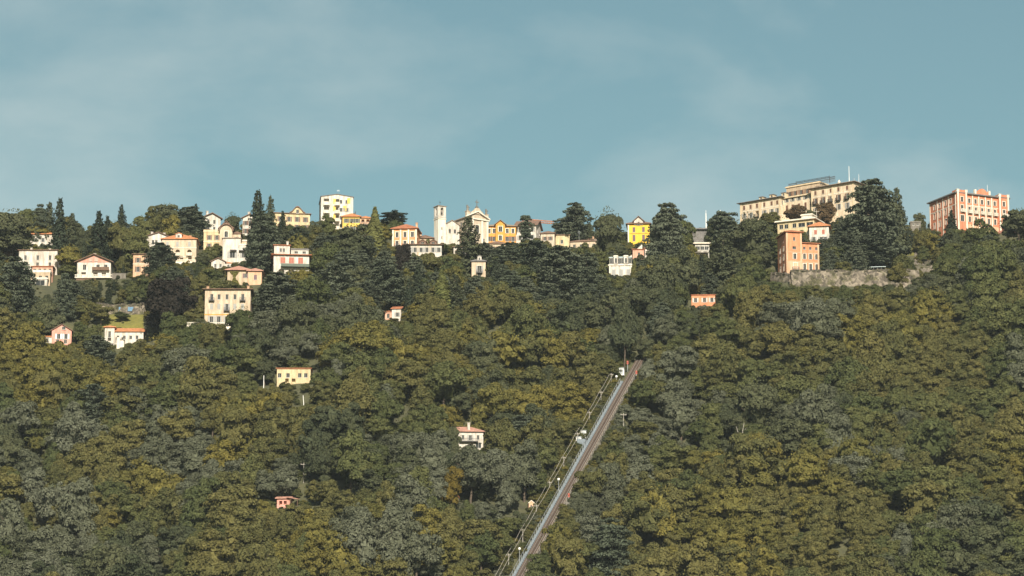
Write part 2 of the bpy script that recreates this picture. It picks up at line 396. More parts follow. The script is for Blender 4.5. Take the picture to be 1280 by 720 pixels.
def gable_roof(W, D, pitch, oh, axis):
    """two sloping slabs; axis 'y': gable to the front, axis 'x': eave to the front"""
    b = MB(); tp = math.tan(math.radians(pitch)); t = 0.24
    if axis == 'y':
        h = W/2*tp
        for s in (-1, 1):
            e = (s*(W/2+oh), -oh*tp); k = (0, h)
            ring = [(e[0], -oh, e[1]), (k[0], -oh, k[1]), (k[0], -oh, k[1]+t), (e[0], -oh, e[1]+t)]
            b.hull(ring if s < 0 else ring[::-1], [(x, D+oh, z) for x, y, z in (ring if s < 0 else ring[::-1])])
    else:
        h = D/2*tp
        for y_e, y_k, s in ((-oh, D/2, 1), (D+oh, D/2, -1)):
            ring = [(-W/2-oh, y_e, -oh*tp), (-W/2-oh, y_k, h), (-W/2-oh, y_k, h+t), (-W/2-oh, y_e, -oh*tp+t)]
            b.hull(ring, [(W/2+oh, y, z) for x, y, z in ring])
    return b, h
def block(th, W, D, H, wall, ox=0, oy=0, oz=0, front=(), left=(), right=(), roof='hip', rmat='tile', pitch=20, oh=0.55,
          found=6.0, chim=(), band=None, wname='wall', gable_wins=(), corn=True):
    mb = MB(); z_low = -found; x0, x1 = ox-W/2, ox+W/2
    facade(mb, (x0, oy, oz), (1,0,0), (0,-1,0), W, H, front, z_low)
    facade(mb, (x0, oy+D, oz), (0,-1,0), (-1,0,0), D, H, left, z_low)
    facade(mb, (x1, oy, oz), (0,1,0), (1,0,0), D, H, right, z_low)
    mb.quad((x1,oy+D,oz+z_low),(x0,oy+D,oz+z_low),(x0,oy+D,oz+H),(x1,oy+D,oz+H))
    if roof == 'gabley':
        h = W/2*math.tan(math.radians(pitch))
        mb.quad((x0,oy,oz+H),(x1,oy,oz+H),(ox,oy,oz+H+h)); mb.quad((x1,oy+D,oz+H),(x0,oy+D,oz+H),(ox,oy+D,oz+H+h))
    elif roof == 'gablex':
        h = D/2*math.tan(math.radians(pitch))
        mb.quad((x0,oy+D,oz+H),(x0,oy,oz+H),(x0,oy+D/2,oz+H+h)); mb.quad((x1,oy,oz+H),(x1,oy+D,oz+H),(x1,oy+D/2,oz+H+h))
    else:
        mb.quad((x0,oy,oz+H),(x1,oy,oz+H),(x1,oy+D,oz+H),(x0,oy+D,oz+H))
    wl = mb.build(wname, P[wall], th)
    for fx, z0, w, h, st, mat in front: put_window(th, (x0+fx*W, oy, oz+z0), 0, w, h, st, mat)
    for fx, z0, w, h, st, mat in left: put_window(th, (x0, oy+D-fx*D, oz+z0), -math.pi/2, w, h, st, mat)
    for fx, z0, w, h, st, mat in right: put_window(th, (x1, oy+fx*D, oz+z0), math.pi/2, w, h, st, mat)
    for fx, z0, w, h, st, mat in gable_wins:      # windows in the gable field, set proud on the wall face
        put_window(th, (x0+fx*W, oy-0.22, oz+z0), 0, w, h, st, mat)
    if band:
        for z in band:
            b = MB(); b.box(x0-.08, x1+.08, oy-.09, oy+D+.09, oz+z, oz+z+.22); b.build('string_course', P['trim'], th)
    rf = None
    if roof in ('hip', 'flat'):
        rf = roof_mesh(roof, W, D, pitch, oh).build('roof', P[rmat], th, (ox, oy, oz+H))
    elif roof in ('gabley', 'gablex'):
        b, h = gable_roof(W, D, pitch, oh, roof[-1]); rf = b.build('roof', P[rmat], th, (ox, oy, oz+H+.01))
    elif roof == 'parapet':
        b = MB(); o = .12
        b.box(x0-o, x1+o, oy-o, oy+.2, oz+H+.002, oz+H+.9); b.box(x0-o, x0+.2, oy+.2, oy+D+o, oz+H+.002, oz+H+.9)
        b.box(x1-.2, x1+o, oy+.2, oy+D+o, oz+H+.002, oz+H+.9); b.box(x0+.2, x1-.2, oy+D-.2, oy+D+o, oz+H+.002, oz+H+.9)
        rf = b.build('parapet', P[rmat], th)
    for cx, cy, ch in chim:                        # chimneys: x, y inside the footprint, height above eaves
        b = MB(); b.box(-.35, .35, -.35, .35, -0.3, ch); b.box(-.47, .47, -.47, .47, ch+.002, ch+.16)
        b.box(-.3, .3, -.3, .3, ch+.162, ch+.42); b.box(-.5, .5, -.5, .5, ch+.422, ch+.52)
        b.build('chimney', P['white' if wall in ('white', 'trim') else 'peach'], rf or th, (cx, cy, 0) if rf and roof != 'parapet' else (ox+cx, oy+cy, oz+H))
    return wl
RECTS = []        # screen boxes of what the photograph shows of each building, so that no wild tree hides it
SHORT = []        # (x, y, short name)
def site(name, label, short, x0, x1, ytop, ybase, rot=0.0, D=9.0, vis=None, cat='house', group='houses on the hilltop', roofpx=4):
    pxc = (x0+x1)/2; p = hit(pxc, ybase); k = mpp(p)
    W = (x1-x0)*k/math.cos(math.radians(rot)); H = (ybase-ytop)*k/0.977
    th = thing(name, label, cat, tuple(p), math.radians(rot), group)
    c, s = math.cos(math.radians(rot)), math.sin(math.radians(rot))
    PADS.append((p[0], p[1], c, s, W/2+0.5, -0.3, D+0.5, p[2], 'cut'))
    dep = project(*p)[2]
    RECTS.append((*(vis or (x0, ytop-roofpx, x1, ybase-1)), dep)); SHORT.append((p[0], p[1], short))
    return th, W, H, k
def antenna(th, x, y, z, h, mat='steel'):
    b = MB(); b.tube((x, y, z-.3), (x, y, z+h), 0.05, 0.03)
    for q in range(3): b.box(x-.6+.1*q, x+.6-.1*q, y-.02, y+.02, z+h*(.75+.1*q), z+h*(.75+.1*q)+.04)
    b.build('antenna', P[mat], th)

# A white hipped house
th, W, H, k = site('villa', 'white house with red hipped roof behind the tall dark spruce', 'small white hipped house', 35, 66.5, 293, 308, D=8, vis=(35, 288, 64, 303))
block(th, W, H*0+6.5, H, 'white', front=row(H-2.9, 1.5, .9, [.3, .58], 'S', 'sgrey'), rmat='tileo', pitch=25, chim=[(3.4, 3, 1.6)])
# B large white house, stepped down the slope
th, W, H, k = site('villa', 'large white house with flat brown eaves and terraces stepped below it', 'large white stepped house', 23, 71, 313, 343, D=9, vis=(30, 309, 70, 366))
block(th, W, 9, H, 'white', front=row(H-3.5, 1.7, .9, [.17, .49, .81]) + row(H-6.6, 2.2, .95, [.17, .49, .81]), rmat='tileb', roof='hip', pitch=8, oh=.5, chim=[(-3, 4, 1.3), (3.5, 5, 1.2)])
block(th, W*.53, 5, 3.3, 'rose', ox=W*.17, oy=-5, oz=-1.6, front=row(.7, 1.9, 1.1, 4), roof='hip', rmat='tile', pitch=12, oh=.5, found=7, wname='loggia_wall')
block(th, W*.50, 4.5, 3.2, 'beige', ox=W*.17, oy=-9.6, oz=-4.6, front=row(.7, 1.3, 1.1, 3), roof='parapet', rmat='trim', found=6, wname='terrace_wall')
block(th, W*.36, 3, 2.9, 'white', ox=W*.20, oy=-12.7, oz=-7.4, front=row(.6, 1.9, 3.2, [.5]), roof='flat', rmat='trim', oh=.25, found=5, wname='garage_wall')
_p = th.location; PADS.append((_p.x, _p.y, 1, 0, W*.5, -14.5, -9.4, _p.z-7.2, 'cut')); PADS.append((_p.x, _p.y, 1, 0, W*.5, -9.8, -5, _p.z-4.4, 'cut')); PADS.append((_p.x, _p.y, 1, 0, W*.5, -22, -14, _p.z-8.5, 'cut'))
# C chalet
th, W, H, k = site('chalet', 'white chalet with pink gable, dark balcony and broad brown eaves', 'pink gabled chalet', 96, 138, 327, 349, D=10, vis=(96, 315, 139, 348))
block(th, W, 10, H, 'white', front=row(H-3.0, 1.9, 1.2, [.22, .62, .85], 'w') + row(.6, 2.0, 1.6, [.2, .55, .8], 'D'), roof='gabley', rmat='tileb', pitch=23, oh=1.0,
      gable_wins=row(H+0.15, 1.35, 1.1, [.40, .56]), chim=[(0, 2.5, 3.0)])
b = MB(); hh = W/2*math.tan(math.radians(23)); b.hull([(-W/2+.25, -.06, H-.3), (W/2-.25, -.06, H-.3), (W/2-.25, -.06, H-.05), (0, -.06, H+hh-.35), (-W/2+.25, -.06, H-.05)],
      [(-W/2+.25, -.003, H-.3), (W/2-.25, -.003, H-.3), (W/2-.25, -.003, H-.05), (0, -.003, H+hh-.35), (-W/2+.25, -.003, H-.05)]); b.build('gable_cladding', P['pink'], th)
b = MB(); b.box(-.5, W/2-.4, -1.3, -.003, H-3.35, H-3.15); b.box(-.5, W/2-.4, -1.3, -1.2, H-3.148, H-2.2); b.build('balcony', P['brown'], th)
b = MB(); b.box(-W/2-.5, W/2+.8, -2.2, -.004, .05, .3)
for i in range(22): b.box(-W/2-.4+i*(W+1)/22, -W/2-.2+i*(W+1)/22, -2.15, -2.0, .302, 1.1)
b.box(-W/2-.5, W/2+.8, -2.2, -1.95, 1.102, 1.25); b.build('terrace_balustrade', P['trim'], th)
b = MB(); b.box(-W/2, W/2-5, -1.9, -.3, -5, .048); b.build('terrace_base', P['brown'], th)
# low garden wall beside the chalet
p = hit(146, 346); q = hit(152, 346)
b = MB(); b.box(-3.2, 3.2, 0, .5, -3, 1.1); b.box(-3.35, 3.35, -.1, .6, 1.102, 1.3); w = b.build('garden_wall', P['concrete'], None, tuple(p)); tag(w, 'low grey garden wall beside the pink gabled chalet', 'wall')
# D brown hut at the left
th, W, H, k = site('cabin', 'dark brown timber cabin with low gabled roof near the white stepped house', 'brown timber cabin', 1, 17, 318, 327, D=5, vis=(0, 312, 18, 322))
block(th, W, 5, H, 'brown', front=row(H-1.9, 1.0, .9, [.3, .7]), roof='gabley', rmat='tileb', pitch=20, oh=.8, found=5)
# E cream house behind the cedar
th, W, H, k = site('villa', 'pale peach house with flat brown roof half hidden by a spreading cedar', 'peach house behind the cedar', 166, 216, 318, 347, D=9, vis=(165, 315, 185, 343))
block(th, W, 9, H, 'peach', front=row(H-2.9, 1.7, 1.0, [.12, .34, .58, .84], 'S', 'sbrown') + row(H-6.3, 1.9, 1.0, [.12, .34, .58, .84], 'S', 'sbrown'), rmat='tileb', pitch=12, band=[H-3.6])
# F white gabled house
th, W, H, k = site('villa', 'white house with brown gable roof next to the cream villa with orange roof', 'white gabled house', 183, 212, 296, 318, rot=14, D=11, vis=(182, 287, 201, 306))
block(th, W, 11, H, 'white', front=row(H-3.0, 1.7, .9, [.28, .42, .72], 'w'), left=row(H-3, 1.6, .9, 2), roof='gabley', rmat='tileb', pitch=20, oh=.6, chim=[(-2, 3, 1.9), (3, 6, 2.5)])
# G cream villa orange roof
th, W, H, k = site('villa', 'cream three-storey villa with orange roof, dormer and arched loggias', 'cream villa with orange roof', 202, 245, 299, 329, D=10, vis=(202, 294, 245, 325))
block(th, W, 10, H, 'cream', front=row(H-2.7, 1.7, .95, [.16, .45, .80], 'C', 'sgrey') + row(H-5.9, 2.1, 1.6, [.46, .80], 'ADB', 'trim') + row(H-5.8, 1.8, .95, [.16], 'S', 'sgrey') + row(.5, 2.2, 1.3, [.2, .46, .58, .82], 'AD'),
      rmat='tileo', pitch=26, band=[H-3.3, H-6.7], chim=[(3.5, 5, 2.0), (-2.5, 6, 2.2)])
block(th, 2.2, 2.5, 1.5, 'white', ox=-.3, oy=.6, oz=H+.5, front=row(.3, .9, .8, [.5]), roof='gabley', rmat='tileo', pitch=22, oh=.25, found=.5, wname='dormer_wall')
b = MB(); b.box(-W/2-1, W/2+.6, -2.6, -2.35, .7, .85); b.box(-W/2-1, W/2+.6, -2.6, -.004, -2, -.1)
for i in range(30): b.box(-W/2-.9+i*(W+1.4)/30, -W/2-.75+i*(W+1.4)/30, -2.56, -2.4, -.098, .698)
b.build('terrace_balustrade', P['trim'], th)
# H white house behind
th, W, H, k = site('villa', 'white house with steep dark roof above the curved-gable villa', 'white dark-roofed house', 254, 275, 272, 292, rot=22, D=9, vis=(256, 266, 276, 286))
block(th, W, 9, H, 'white', front=row(H-2.3, 1.5, .9, [.3, .65]) + row(H-5, 1.5, .9, [.3, .65]), left=row(H-2.6, 1.5, 1, 2), roof='gabley', rmat='tileb', pitch=26, oh=.8, chim=[(-1, 3, 2.6)])
# I cream villa with curved gable
th, W, H, k = site('villa', 'cream villa with brown ogee gable and pointed roof', 'curved-gable cream villa', 254, 300, 290, 316, D=9, vis=(254, 276, 300, 305))
block(th, W*.45, 8, H, 'paleyellow', ox=-W*.27, front=row(H-2.9, 1.7, .9, [.34, .80], 'S', 'sbrown') + row(H-6.0, 1.7, .9, [.34, .80], 'S', 'sbrown'), roof='parapet', rmat='sand', band=[H-3.6])
block(th, W*.34, 9, H+1.6, 'cream', ox=W*.12, oy=-.8, front=row(H-2.1, 2.2, 1.3, [.5], 'AT') + row(H-5.6, 1.9, 1.2, [.5], 'S', 'sbrown'), roof='gabley', rmat='tileb', pitch=44, oh=.7, found=6, wname='gable_wall')
block(th, W*.22, 6, H-.6, 'cream', ox=W*.40, oy=.4, front=row(H-3.5, 1.7, .9, [.5], 'S', 'sbrown'), roof='hip', rmat='tileb', pitch=30, oh=.4, wname='side_wall')
b = MB(); rr = W*.17
for i in range(12):      # curved barge board over the gable window
    a0, a1 = math.pi*i/12, math.pi*(i+1)/12; f = lambda a, r: (W*.12 + r*math.cos(a), H+.2 + r*1.05*math.sin(a))
    q = [f(a0, rr), f(a1, rr), f(a1, rr+.45), f(a0, rr+.45)]
    b.hull([(x, -1.5, z) for x, z in q], [(x, -.83, z) for x, z in q])
b.build('barge_board', P['tileb'], th)
# J white blocky house
th, W, H, k = site('villa', 'plain white blocky house of two stepped volumes below the curved-gable villa', 'white blocky house', 278, 312, 298, 327, D=8, vis=(278, 293, 312, 324))
block(th, W*.66, 8, H, 'white', ox=-W*.17, front=row(1.4, 2.2, 1.8, [.55], 'S', 'sgrey'), roof='hip', rmat='tileg', pitch=14, oh=.35)
block(th, W*.40, 7, H*.68, 'white', ox=W*.31, oy=-1.2, front=row(1.2, 1.9, 1.3, [.45], 'S', 'sgrey'), roof='flat', rmat='trim', oh=.12, wname='side_wall')
block(th, W*.22, 3, H*.2, 'cream', ox=W*.26, oy=2.5, oz=H*.68+.6, front=(), roof='flat', rmat='trim', oh=.2, found=.4, wname='stair_head')
b = MB(); b.box(-W*.22, W*.02, -1.1, -.004, 3.9, 4.2); b.build('door_canopy', P['slate'], th)
b = MB(); b.box(W*.11, W*.50, -2.4, -1.204, 3.5, 3.75); b.build('porch_roof', P['slate'], th)
# K small hut
th, W, H, k = site('garden_house', 'tiny white garden house with brown gable and orange lean-to', 'tiny white garden house', 264, 281, 327, 336, D=5, vis=(263, 321, 287, 332))
block(th, W, 5, H, 'white', front=row(.6, 1.2, .8, [.3, .68]), roof='gabley', rmat='tileb', pitch=27, oh=.5, found=4)
block(th, 2.4, 4, H*.8, 'white', ox=W/2+1.2, oy=.5, front=row(.5, 1.1, .8, [.5]), roof='hip', rmat='tileo', pitch=22, oh=.2, found=4, wname='lean_to_wall')
# L low house with ivy
th, W, H, k = site('cottage', 'low ochre cottage with pinkish hipped roof and ivy on its wall', 'ivy covered cottage', 284, 327, 338, 357, D=8, vis=(283, 333, 328, 351))
block(th, W*.62, 8, H, 'beige', ox=-W*.19, front=row(H-2.6, 1.5, .9, [.85], 'S', 'spurple'), rmat='tilep', pitch=26, oh=.9)
block(th, W*.40, 7, H*.92, 'peach', ox=W*.30, oy=-.6, front=row(H*.92-3.0, 1.7, 1.0, [.55], 'C', 'spurple'), rmat='tilep', pitch=26, oh=.6, wname='side_wall')
IVY = (th, W, H)
# M white house with red shutters
th, W, H, k = site('villa', 'white house with red shutters, roof terrace and green awning balcony', 'white house with red shutters', 342, 386, 319, 346, rot=6, D=9, vis=(341, 305, 392, 338))
block(th, W, 9, H, 'white', front=row(H-2.9, 2.1, 1.7, [.26, .50, .76], 'C', 'sred') + row(.4, 2.4, 2.1, [.22, .50, .80], 'AD'), left=row(H-2.8, 1.7, 1, 2, 'C', 'sred'), rmat='tile', pitch=9, oh=.9, band=[H-3.8])
block(th, W*.44, 6, 3.3, 'white', ox=-W*.27, oy=.6, oz=H+.2, front=row(1.0, 1.3, .8, [.42, .62]), roof='hip', rmat='tile', pitch=9, oh=.4, found=1, wname='penthouse_wall', chim=[(2, 2, 1.4)])
block(th, W*.50, 5, 2.0, 'grey', ox=W*.24, oy=2.0, oz=H+.4, front=row(.7, .8, 1.2, [.3, .75]), roof='flat', rmat='slate', oh=.2, found=1, wname='attic_wall')
b = MB(); b.box(-W*.30, W*.5, -1.7, -.004, H-4.3, H-4.1); b.box(-W*.30, W*.5, -1.7, -1.6, H-4.098, H-3.3); b.build('balcony', P['sgreen'], th)
# N pale yellow villa with curved dormer gable
th, W, H, k = site('villa', 'pale yellow villa on the ridge with curved dark gable', 'pale yellow ridge villa', 341, 387, 267, 290, rot=10, D=10, vis=(350, 260, 387, 278))
block(th, W, 10, H, 'paleyellow', front=row(H-3.0, 1.8, 1.0, [.2, .44, .66, .88], 'S', 'sbrown') + row(H-6.0, 1.8, 1.0, [.2, .44, .66, .88], 'S', 'sbrown'), rmat='tileb', pitch=11, oh=.5)
b = MB(); n = 14; cx = W*.16; rw = W*.21
top = [(cx + rw*(2*i/n-1), H+.25 + 2.3*0.5*(1+math.cos(math.pi*(2*i/n-1)))) for i in range(n+1)]
ring = [(x, -.25, z) for x, z in top] + [(cx+rw, -.25, H-.2), (cx-rw, -.25, H-.2)]
b.hull(ring, [(x, 4.5, z) for x, y, z in ring]); b.build('curved_gable', P['paleyellow'], th)
b = MB()
for i in range(n):
    q = [top[i], top[i+1], (top[i+1][0], top[i+1][1]+.35), (top[i][0], top[i][1]+.35)]
    b.hull([(x, -.7, z+.003) for x, z in q], [(x, 4.5, z+.003) for x, z in q])
b.build('curved_gable_roof', P['tileb'], th); put_window(th, (cx, -.47, H+.1), 0, 1.0, 1.5, 'w', None)
# O apartment block
th, W, H, k = site('apartment_block', 'tall white apartment block with yellow panels and stacked balconies', 'tall white apartment block', 401, 441, 246, 290, rot=6, D=13, vis=(400, 240, 442, 272), cat='building')
ww = []
for i in range(4):
    z = H-3.0-i*3.05
    ww += row(z, 2.3, 1.9, [.17], 'DB', 'trim') + row(z, 2.2, 1.5, [.50], 'DB', 'trim')
    ww += row(z+.5, 1.4, 1.0, [.62, .80], 'w' if i != 1 else 'S', 'sgrey')
block(th, W, 13, H, 'white', front=ww, left=row(H-2.6, 1.4, 1.2, 3) + row(H-5.6, 1.4, 1.2, 3), roof='gabley', rmat='slate', pitch=9, oh=.25)
b = MB()
for fx, z, w, h in ((.42, H-2.6, .9, 1.9), (.42, H-5.4, 1.0, 1.9), (.86, H-2.4, 1.1, 2.1), (.74, H-5.3, 1.2, 2.0), (.42, H-8.6, .9, 2.1)):
    b.box(-W/2+fx*W-w/2, -W/2+fx*W+w/2, -.07, -.004, z, z+h)
    b.build('yellow_panel', P['ochre'], th); b = MB()
b = MB(); b.box(W/2+.004, W/2+1.1, 2, 5, H-5.7, H-5.5); b.box(W/2+1.0, W/2+1.1, 2, 5, H-5.498, H-4.6); b.build('side_balcony', P['concrete'], th)
antenna(th, .5, 2, H+1.4, 1.8)
# P orange house
th, W, H, k = site('villa', 'golden yellow house with orange roof and balcony beside the apartment block', 'golden house with orange roof', 428, 463, 271, 295, D=8, vis=(430, 266, 462, 283))
block(th, W*.62, 8, H, 'ochre', ox=-W*.19, front=row(H-2.2, 1.6, 1.0, [.22, .56, .84], 'S', 'sgreen') + row(H-5.3, 1.7, 1.0, [.22, .56, .84], 'S', 'sgreen'), rmat='tileo', pitch=27, oh=.6)
block(th, W*.42, 8, H-.4, 'peach', ox=W*.31, oy=.5, front=row(H-2.7, 1.9, 1.1, [.3, .72], 'DB', 'iron') + row(H-6, 1.9, 1.1, [.3, .72], 'DB', 'iron'), rmat='tileo', pitch=25, oh=.4, wname='side_wall')
# Q orange-salmon villa
th, W, H, k = site('villa', 'salmon villa with red roof and white corner pilasters near the bell tower', 'salmon villa near the bell tower', 490, 521, 286, 309, rot=-6, D=9, vis=(490, 280, 522, 304))
block(th, W, 9, H, 'coral', front=row(H-3.1, 1.9, 1.1, [.20, .52, .82], 'wT') + row(H-6.4, 1.9, 1.1, [.20, .52, .82], 'wTB', 'iron'), right=row(H-3, 1.8, 1, 2), rmat='tile', pitch=27, oh=.7, chim=[(4, 4, 2.6)])
for x in (-W/2+.3, W/2-.3, -W*.16, W*.16):
    b = MB(); b.box(x-.28, x+.28, -.12, -.004, -2, H-.05); b.build('pilaster', P['trim'], th)
# R long white building
th, W, H, k = site('row_building', 'long white building with brown eaves and arched dormers below the salmon villa', 'long white building', 506, 552, 306, 324, D=8, vis=(512, 299, 550, 317), cat='building')
block(th, W, 8, H, 'white', front=row(H-2.7, 1.7, 1.1, [.12, .28, .44, .60, .76, .92], 'S', 'sgrey'), rmat='tileb', pitch=9, oh=.8)
for x in (-W*.02, W*.27):
    block(th, 2.4, 2.6, 1.0, 'tileb', ox=x, oy=.5, oz=H+.3, front=row(.1, .85, 1.1, [.5], 'A'), roof='gabley', rmat='tileb', pitch=28, oh=.3, found=.3, wname='dormer_wall')
for fx in (.36, .68):
    b = MB(); b.box(-W/2+fx*W-.5, -W/2+fx*W+.5, -.08, -.004, 0, H-.3); b.build('yellow_strip', P['cream'], th)
# S bell tower
th, W, H, k = site('bell_tower', 'slender white campanile with arched belfry openings beside the church', 'bell tower', 547.8, 557, 257, 306, rot=31, D=3.3, vis=(541, 254, 558, 298), cat='tower', group='church buildings')
zb = H-5.1
block(th, W, W, zb, 'trim', front=row(zb-4, .9, .5, [.5]) + row(zb-7.5, .9, .5, [.5]), roof='flat', rmat='trim', oh=.18, wname='shaft', found=8)
block(th, W+.1, W+.1, 4.3, 'white', oz=zb+.58, front=row(.7, 3.1, 1.15, [.5], 'AD'), left=row(.7, 3.1, 1.15, [.5], 'AD'), right=row(.7, 3.1, 1.15, [.5], 'AD'), roof='hip', rmat='tileg', pitch=16, oh=.28, found=0, wname='belfry', oy=-.05)
for yy, xx in ((.55, 0), (W/2, -W/2+.55)):
    b = MB(); b.lathe([(.02, 1.0), (.18, .95), (.25, .6), (.33, .25), (.45, 0), (.43, -.02), (.02, 0)], 12); b.build('bell', P['iron'], th, (xx, yy, zb+.58+1.6))
b = MB(); b.box(-.05, .05, W/2-.05, W/2+.05, H+.6, H+2.3); b.box(-.45, .45, W/2-.045, W/2+.045, H+1.6, H+1.7); b.build('cross', P['iron'], th)
# T church
th, W, H, k = site('church', 'white baroque church with pedimented front, cross and statues on the gable', 'church', 583, 610, 273, 308, rot=33, D=15, vis=(568, 248, 612, 290), cat='church', group='church buildings')
block(th, W, 15, H, 'palestone', front=row(H-5.5, 3.0, 1.7, [.5], 'AT') + row(H-9.0, 1.6, .9, [.2, .8]), left=row(H-3.2, 1.9, 1.3, [.25, .5, .75], 'A'), roof='gabley', rmat='tileg', pitch=25, oh=.5, found=7)
hh = W/2*math.tan(math.radians(25))
b = MB(); b.box(-W/2-.4, W/2+.4, -.55, -.004, H-.55, H-.1); b.build('cornice', P['trim'], th)
for s in (-1, 1):
    b = MB(); e0 = (s*(W/2+.55), H-.05); e1 = (0, H+hh+.2)
    q = [e0, e1, (e1[0], e1[1]+.45), (e0[0], e0[1]+.45)]
    b.hull([(x, -.75, z) for x, z in q], [(x, -.02, z) for x, z in q]); b.build('raking_cornice', P['trim'], th)
for x in (-W*.46, -W*.22, W*.22, W*.46):
    b = MB(); b.box(x-.38, x+.38, -.25, -.004, -3, H-.56); b.build('pilaster', P['trim'], th)
def statue(x, y, z, h, s=1.0):
    b = MB(); b.box(x-.6*s, x+.6*s, y-.6*s, y+.6*s, z-1.6, z); b.box(x-.75*s, x+.75*s, y-.75*s, y+.75*s, z+.002, z+.2); b.build('pedestal', P['palestone'], th)
    b = MB(); b.lathe([(.42, 0), (.5, .12*h), (.36, .45*h), (.46, .68*h), (.30, .80*h), (.12, .84*h), (.17, .90*h), (.15, .97*h), (.02, h)], 9)
    b.tube((.3, -.1, .72*h), (.65, -.25, .52*h), .13, .09); b.tube((-.3, -.05, .72*h), (-.6, -.1, .95*h), .13, .08)
    o = b.build('statue', P['concrete'], th, (x, y, z+.2)); o.scale = (s, s, 1)
b = MB()
ring = [(-W*.30, H+1.6), (W*.30, H+1.6), (W*.24, H+hh+.2), (W*.13, H+hh+.9), (W*.08, H+hh+1.7), (-W*.08, H+hh+1.7), (-W*.13, H+hh+.9), (-W*.24, H+hh+.2)]
b.hull([(x, -.30, z) for x, z in ring], [(x, .8, z) for x, z in ring]); b.build('gable_crest', P['palestone'], th)
statue(-W*.42, .4, H+2.2, 2.5, 1.1); statue(W*.44, .4, H+1.9, 2.3, 1.0)
b = MB(); z = H+hh+1.7; b.box(-.5, .5, -.1, .7, z+.002, z+.7); b.tube((0, .3, z+.7), (0, .3, z+3.4), .17, .13); b.box(-.75, .75, .18, .42, z+2.3, z+2.58); b.build('cross', P['concrete'], th)
# chapel beside the church
th2, W2, H2, k = site('chapel', 'low white side chapel with half gable between bell tower and church', 'side chapel', 556, 574, 281, 304, rot=20, D=8, vis=(556, 278, 575, 300), cat='church', group='church buildings')
block(th2, W2, 8, H2, 'white', front=row(H2-3.2, 1.6, .9, [.35, .7], 'A'), left=row(H2-3, 1.5, .9, 2), roof='gabley', rmat='tileg', pitch=30, oh=.4)
# U orange gabled house
th, W, H, k = site('villa', 'orange house with grey roof and central gable beside the church', 'orange gabled house', 606, 645, 283, 305, D=9, vis=(606, 275, 643, 298))
block(th, W, 9, H, 'orange', front=row(H-2.6, 1.7, 1.1, [.14, .30, .72, .90], 'wT') + row(H-5.7, 1.8, 1.1, [.14, .30, .72, .90], 'S', 'sbrown'), rmat='tileg', pitch=19, oh=.7)
block(th, W*.30, 5, H+.7, 'orange', ox=0, oy=-1.2, front=row(H-2.3, 2.0, 1.4, [.5], 'wT') + row(H-5.7, 1.9, 1.2, [.5], 'wT'), roof='gabley', rmat='tileg', pitch=38, oh=.6, wname='gable_wall')
# V white house by the crane
th, W, H, k = site('villa', 'white house with dark overhanging roof under the crane jib', 'white house under the crane', 645, 670, 281, 304, rot=-12, D=9, vis=(645, 278, 674, 296))
block(th, W, 9, H, 'white', front=row(H-2.7, 1.6, 1.0, [.2, .5, .8], 'S', 'sgrey') + row(H-5.8, 1.8, 1.0, [.2, .5, .8], 'S', 'sgrey'), right=row(H-3, 1.6, 1, 2), roof='gablex', rmat='tileb', pitch=28, oh=.8)
pv = th.location.copy()
# W tower crane behind it
cth = thing('tower_crane', 'reddish lattice tower crane whose jib reaches out over the white house', 'crane', (pv.x+1.5, pv.y+16, float(ground0(pv.x+1.5, pv.y+16))), 0)
zj = (ray(672, 277)[2]*(pv.y+16)/ray(672, 277)[1] + CAMZ) - cth.location.z
def lattice(name, a, b, w, n):
    m = MB(); a = np.array(a, float); c = np.array(b, float); d = c-a; L = np.linalg.norm(d); d /= L
    u = np.array([0, 1, 0]) if abs(d[2]) < .5 else np.array([1, 0, 0]); u = u - d*np.dot(u, d); u /= np.linalg.norm(u); v = np.cross(d, u)
    cs = [u*w/2+v*w/2, u*w/2-v*w/2, -u*w/2-v*w/2, -u*w/2+v*w/2]
    for q in cs: m.tube(a+q, c+q, .09, n=4)
    for i in range(n):
        p0, p1 = a+d*L*i/n, a+d*L*(i+1)/n
        for j in range(4): m.tube(p0+cs[j], p1+cs[(j+1) % 4], .05, n=4)
    return m.build(name, P['crane'], cth)
lattice('mast', (0, 0, -2), (0, 0, zj+1), 1.3, 14)
lattice('jib', (-3, 0, zj+.6), (9.6, -.6, zj-.6), .9, 16)
b = MB(); b.box(-.8, .8, -1.1, -.66, zj-1.6, zj-.2); b.build('cab', P['whitepaint'], cth)
b = MB(); b.box(-3.4, -2.2, -.6, .6, zj-1.2, zj-.1); b.build('counterweight', P['concrete'], cth)
# X house fragment
th, W, H, k = site('cottage', 'low white cottage with brown roof tucked among cedars below the church', 'white cottage below the church', 567, 586, 309, 322, D=6, vis=(568, 306, 584, 315))
block(th, W, 6, H, 'white', front=row(H-2.4, 1.4, .9, [.3, .7], 'S', 'sbrown'), rmat='tileb', pitch=12, oh=.5)
# Y cream villa with grey roof
th, W, H, k = site('villa', 'small cream villa with grey hipped roof and dormer amid cedars', 'small grey-roofed villa', 589.5, 607, 327, 348, D=6, vis=(589, 318, 608, 343))
block(th, W, 6, H, 'cream', front=row(H-3.9, 2.4, 1.3, [.56], 'STB', 'sgrey') + row(.3, 1.7, 1.2, [.56], 'w'), rmat='slate', pitch=28, oh=.5)
block(th, 1.4, 1.6, 1.5, 'white', ox=.3, oy=.5, oz=H+.4, front=row(.3, .9, .7, [.5], 'A'), roof='gabley', rmat='slate', pitch=30, oh=.2, found=.3, wname='dormer_wall')
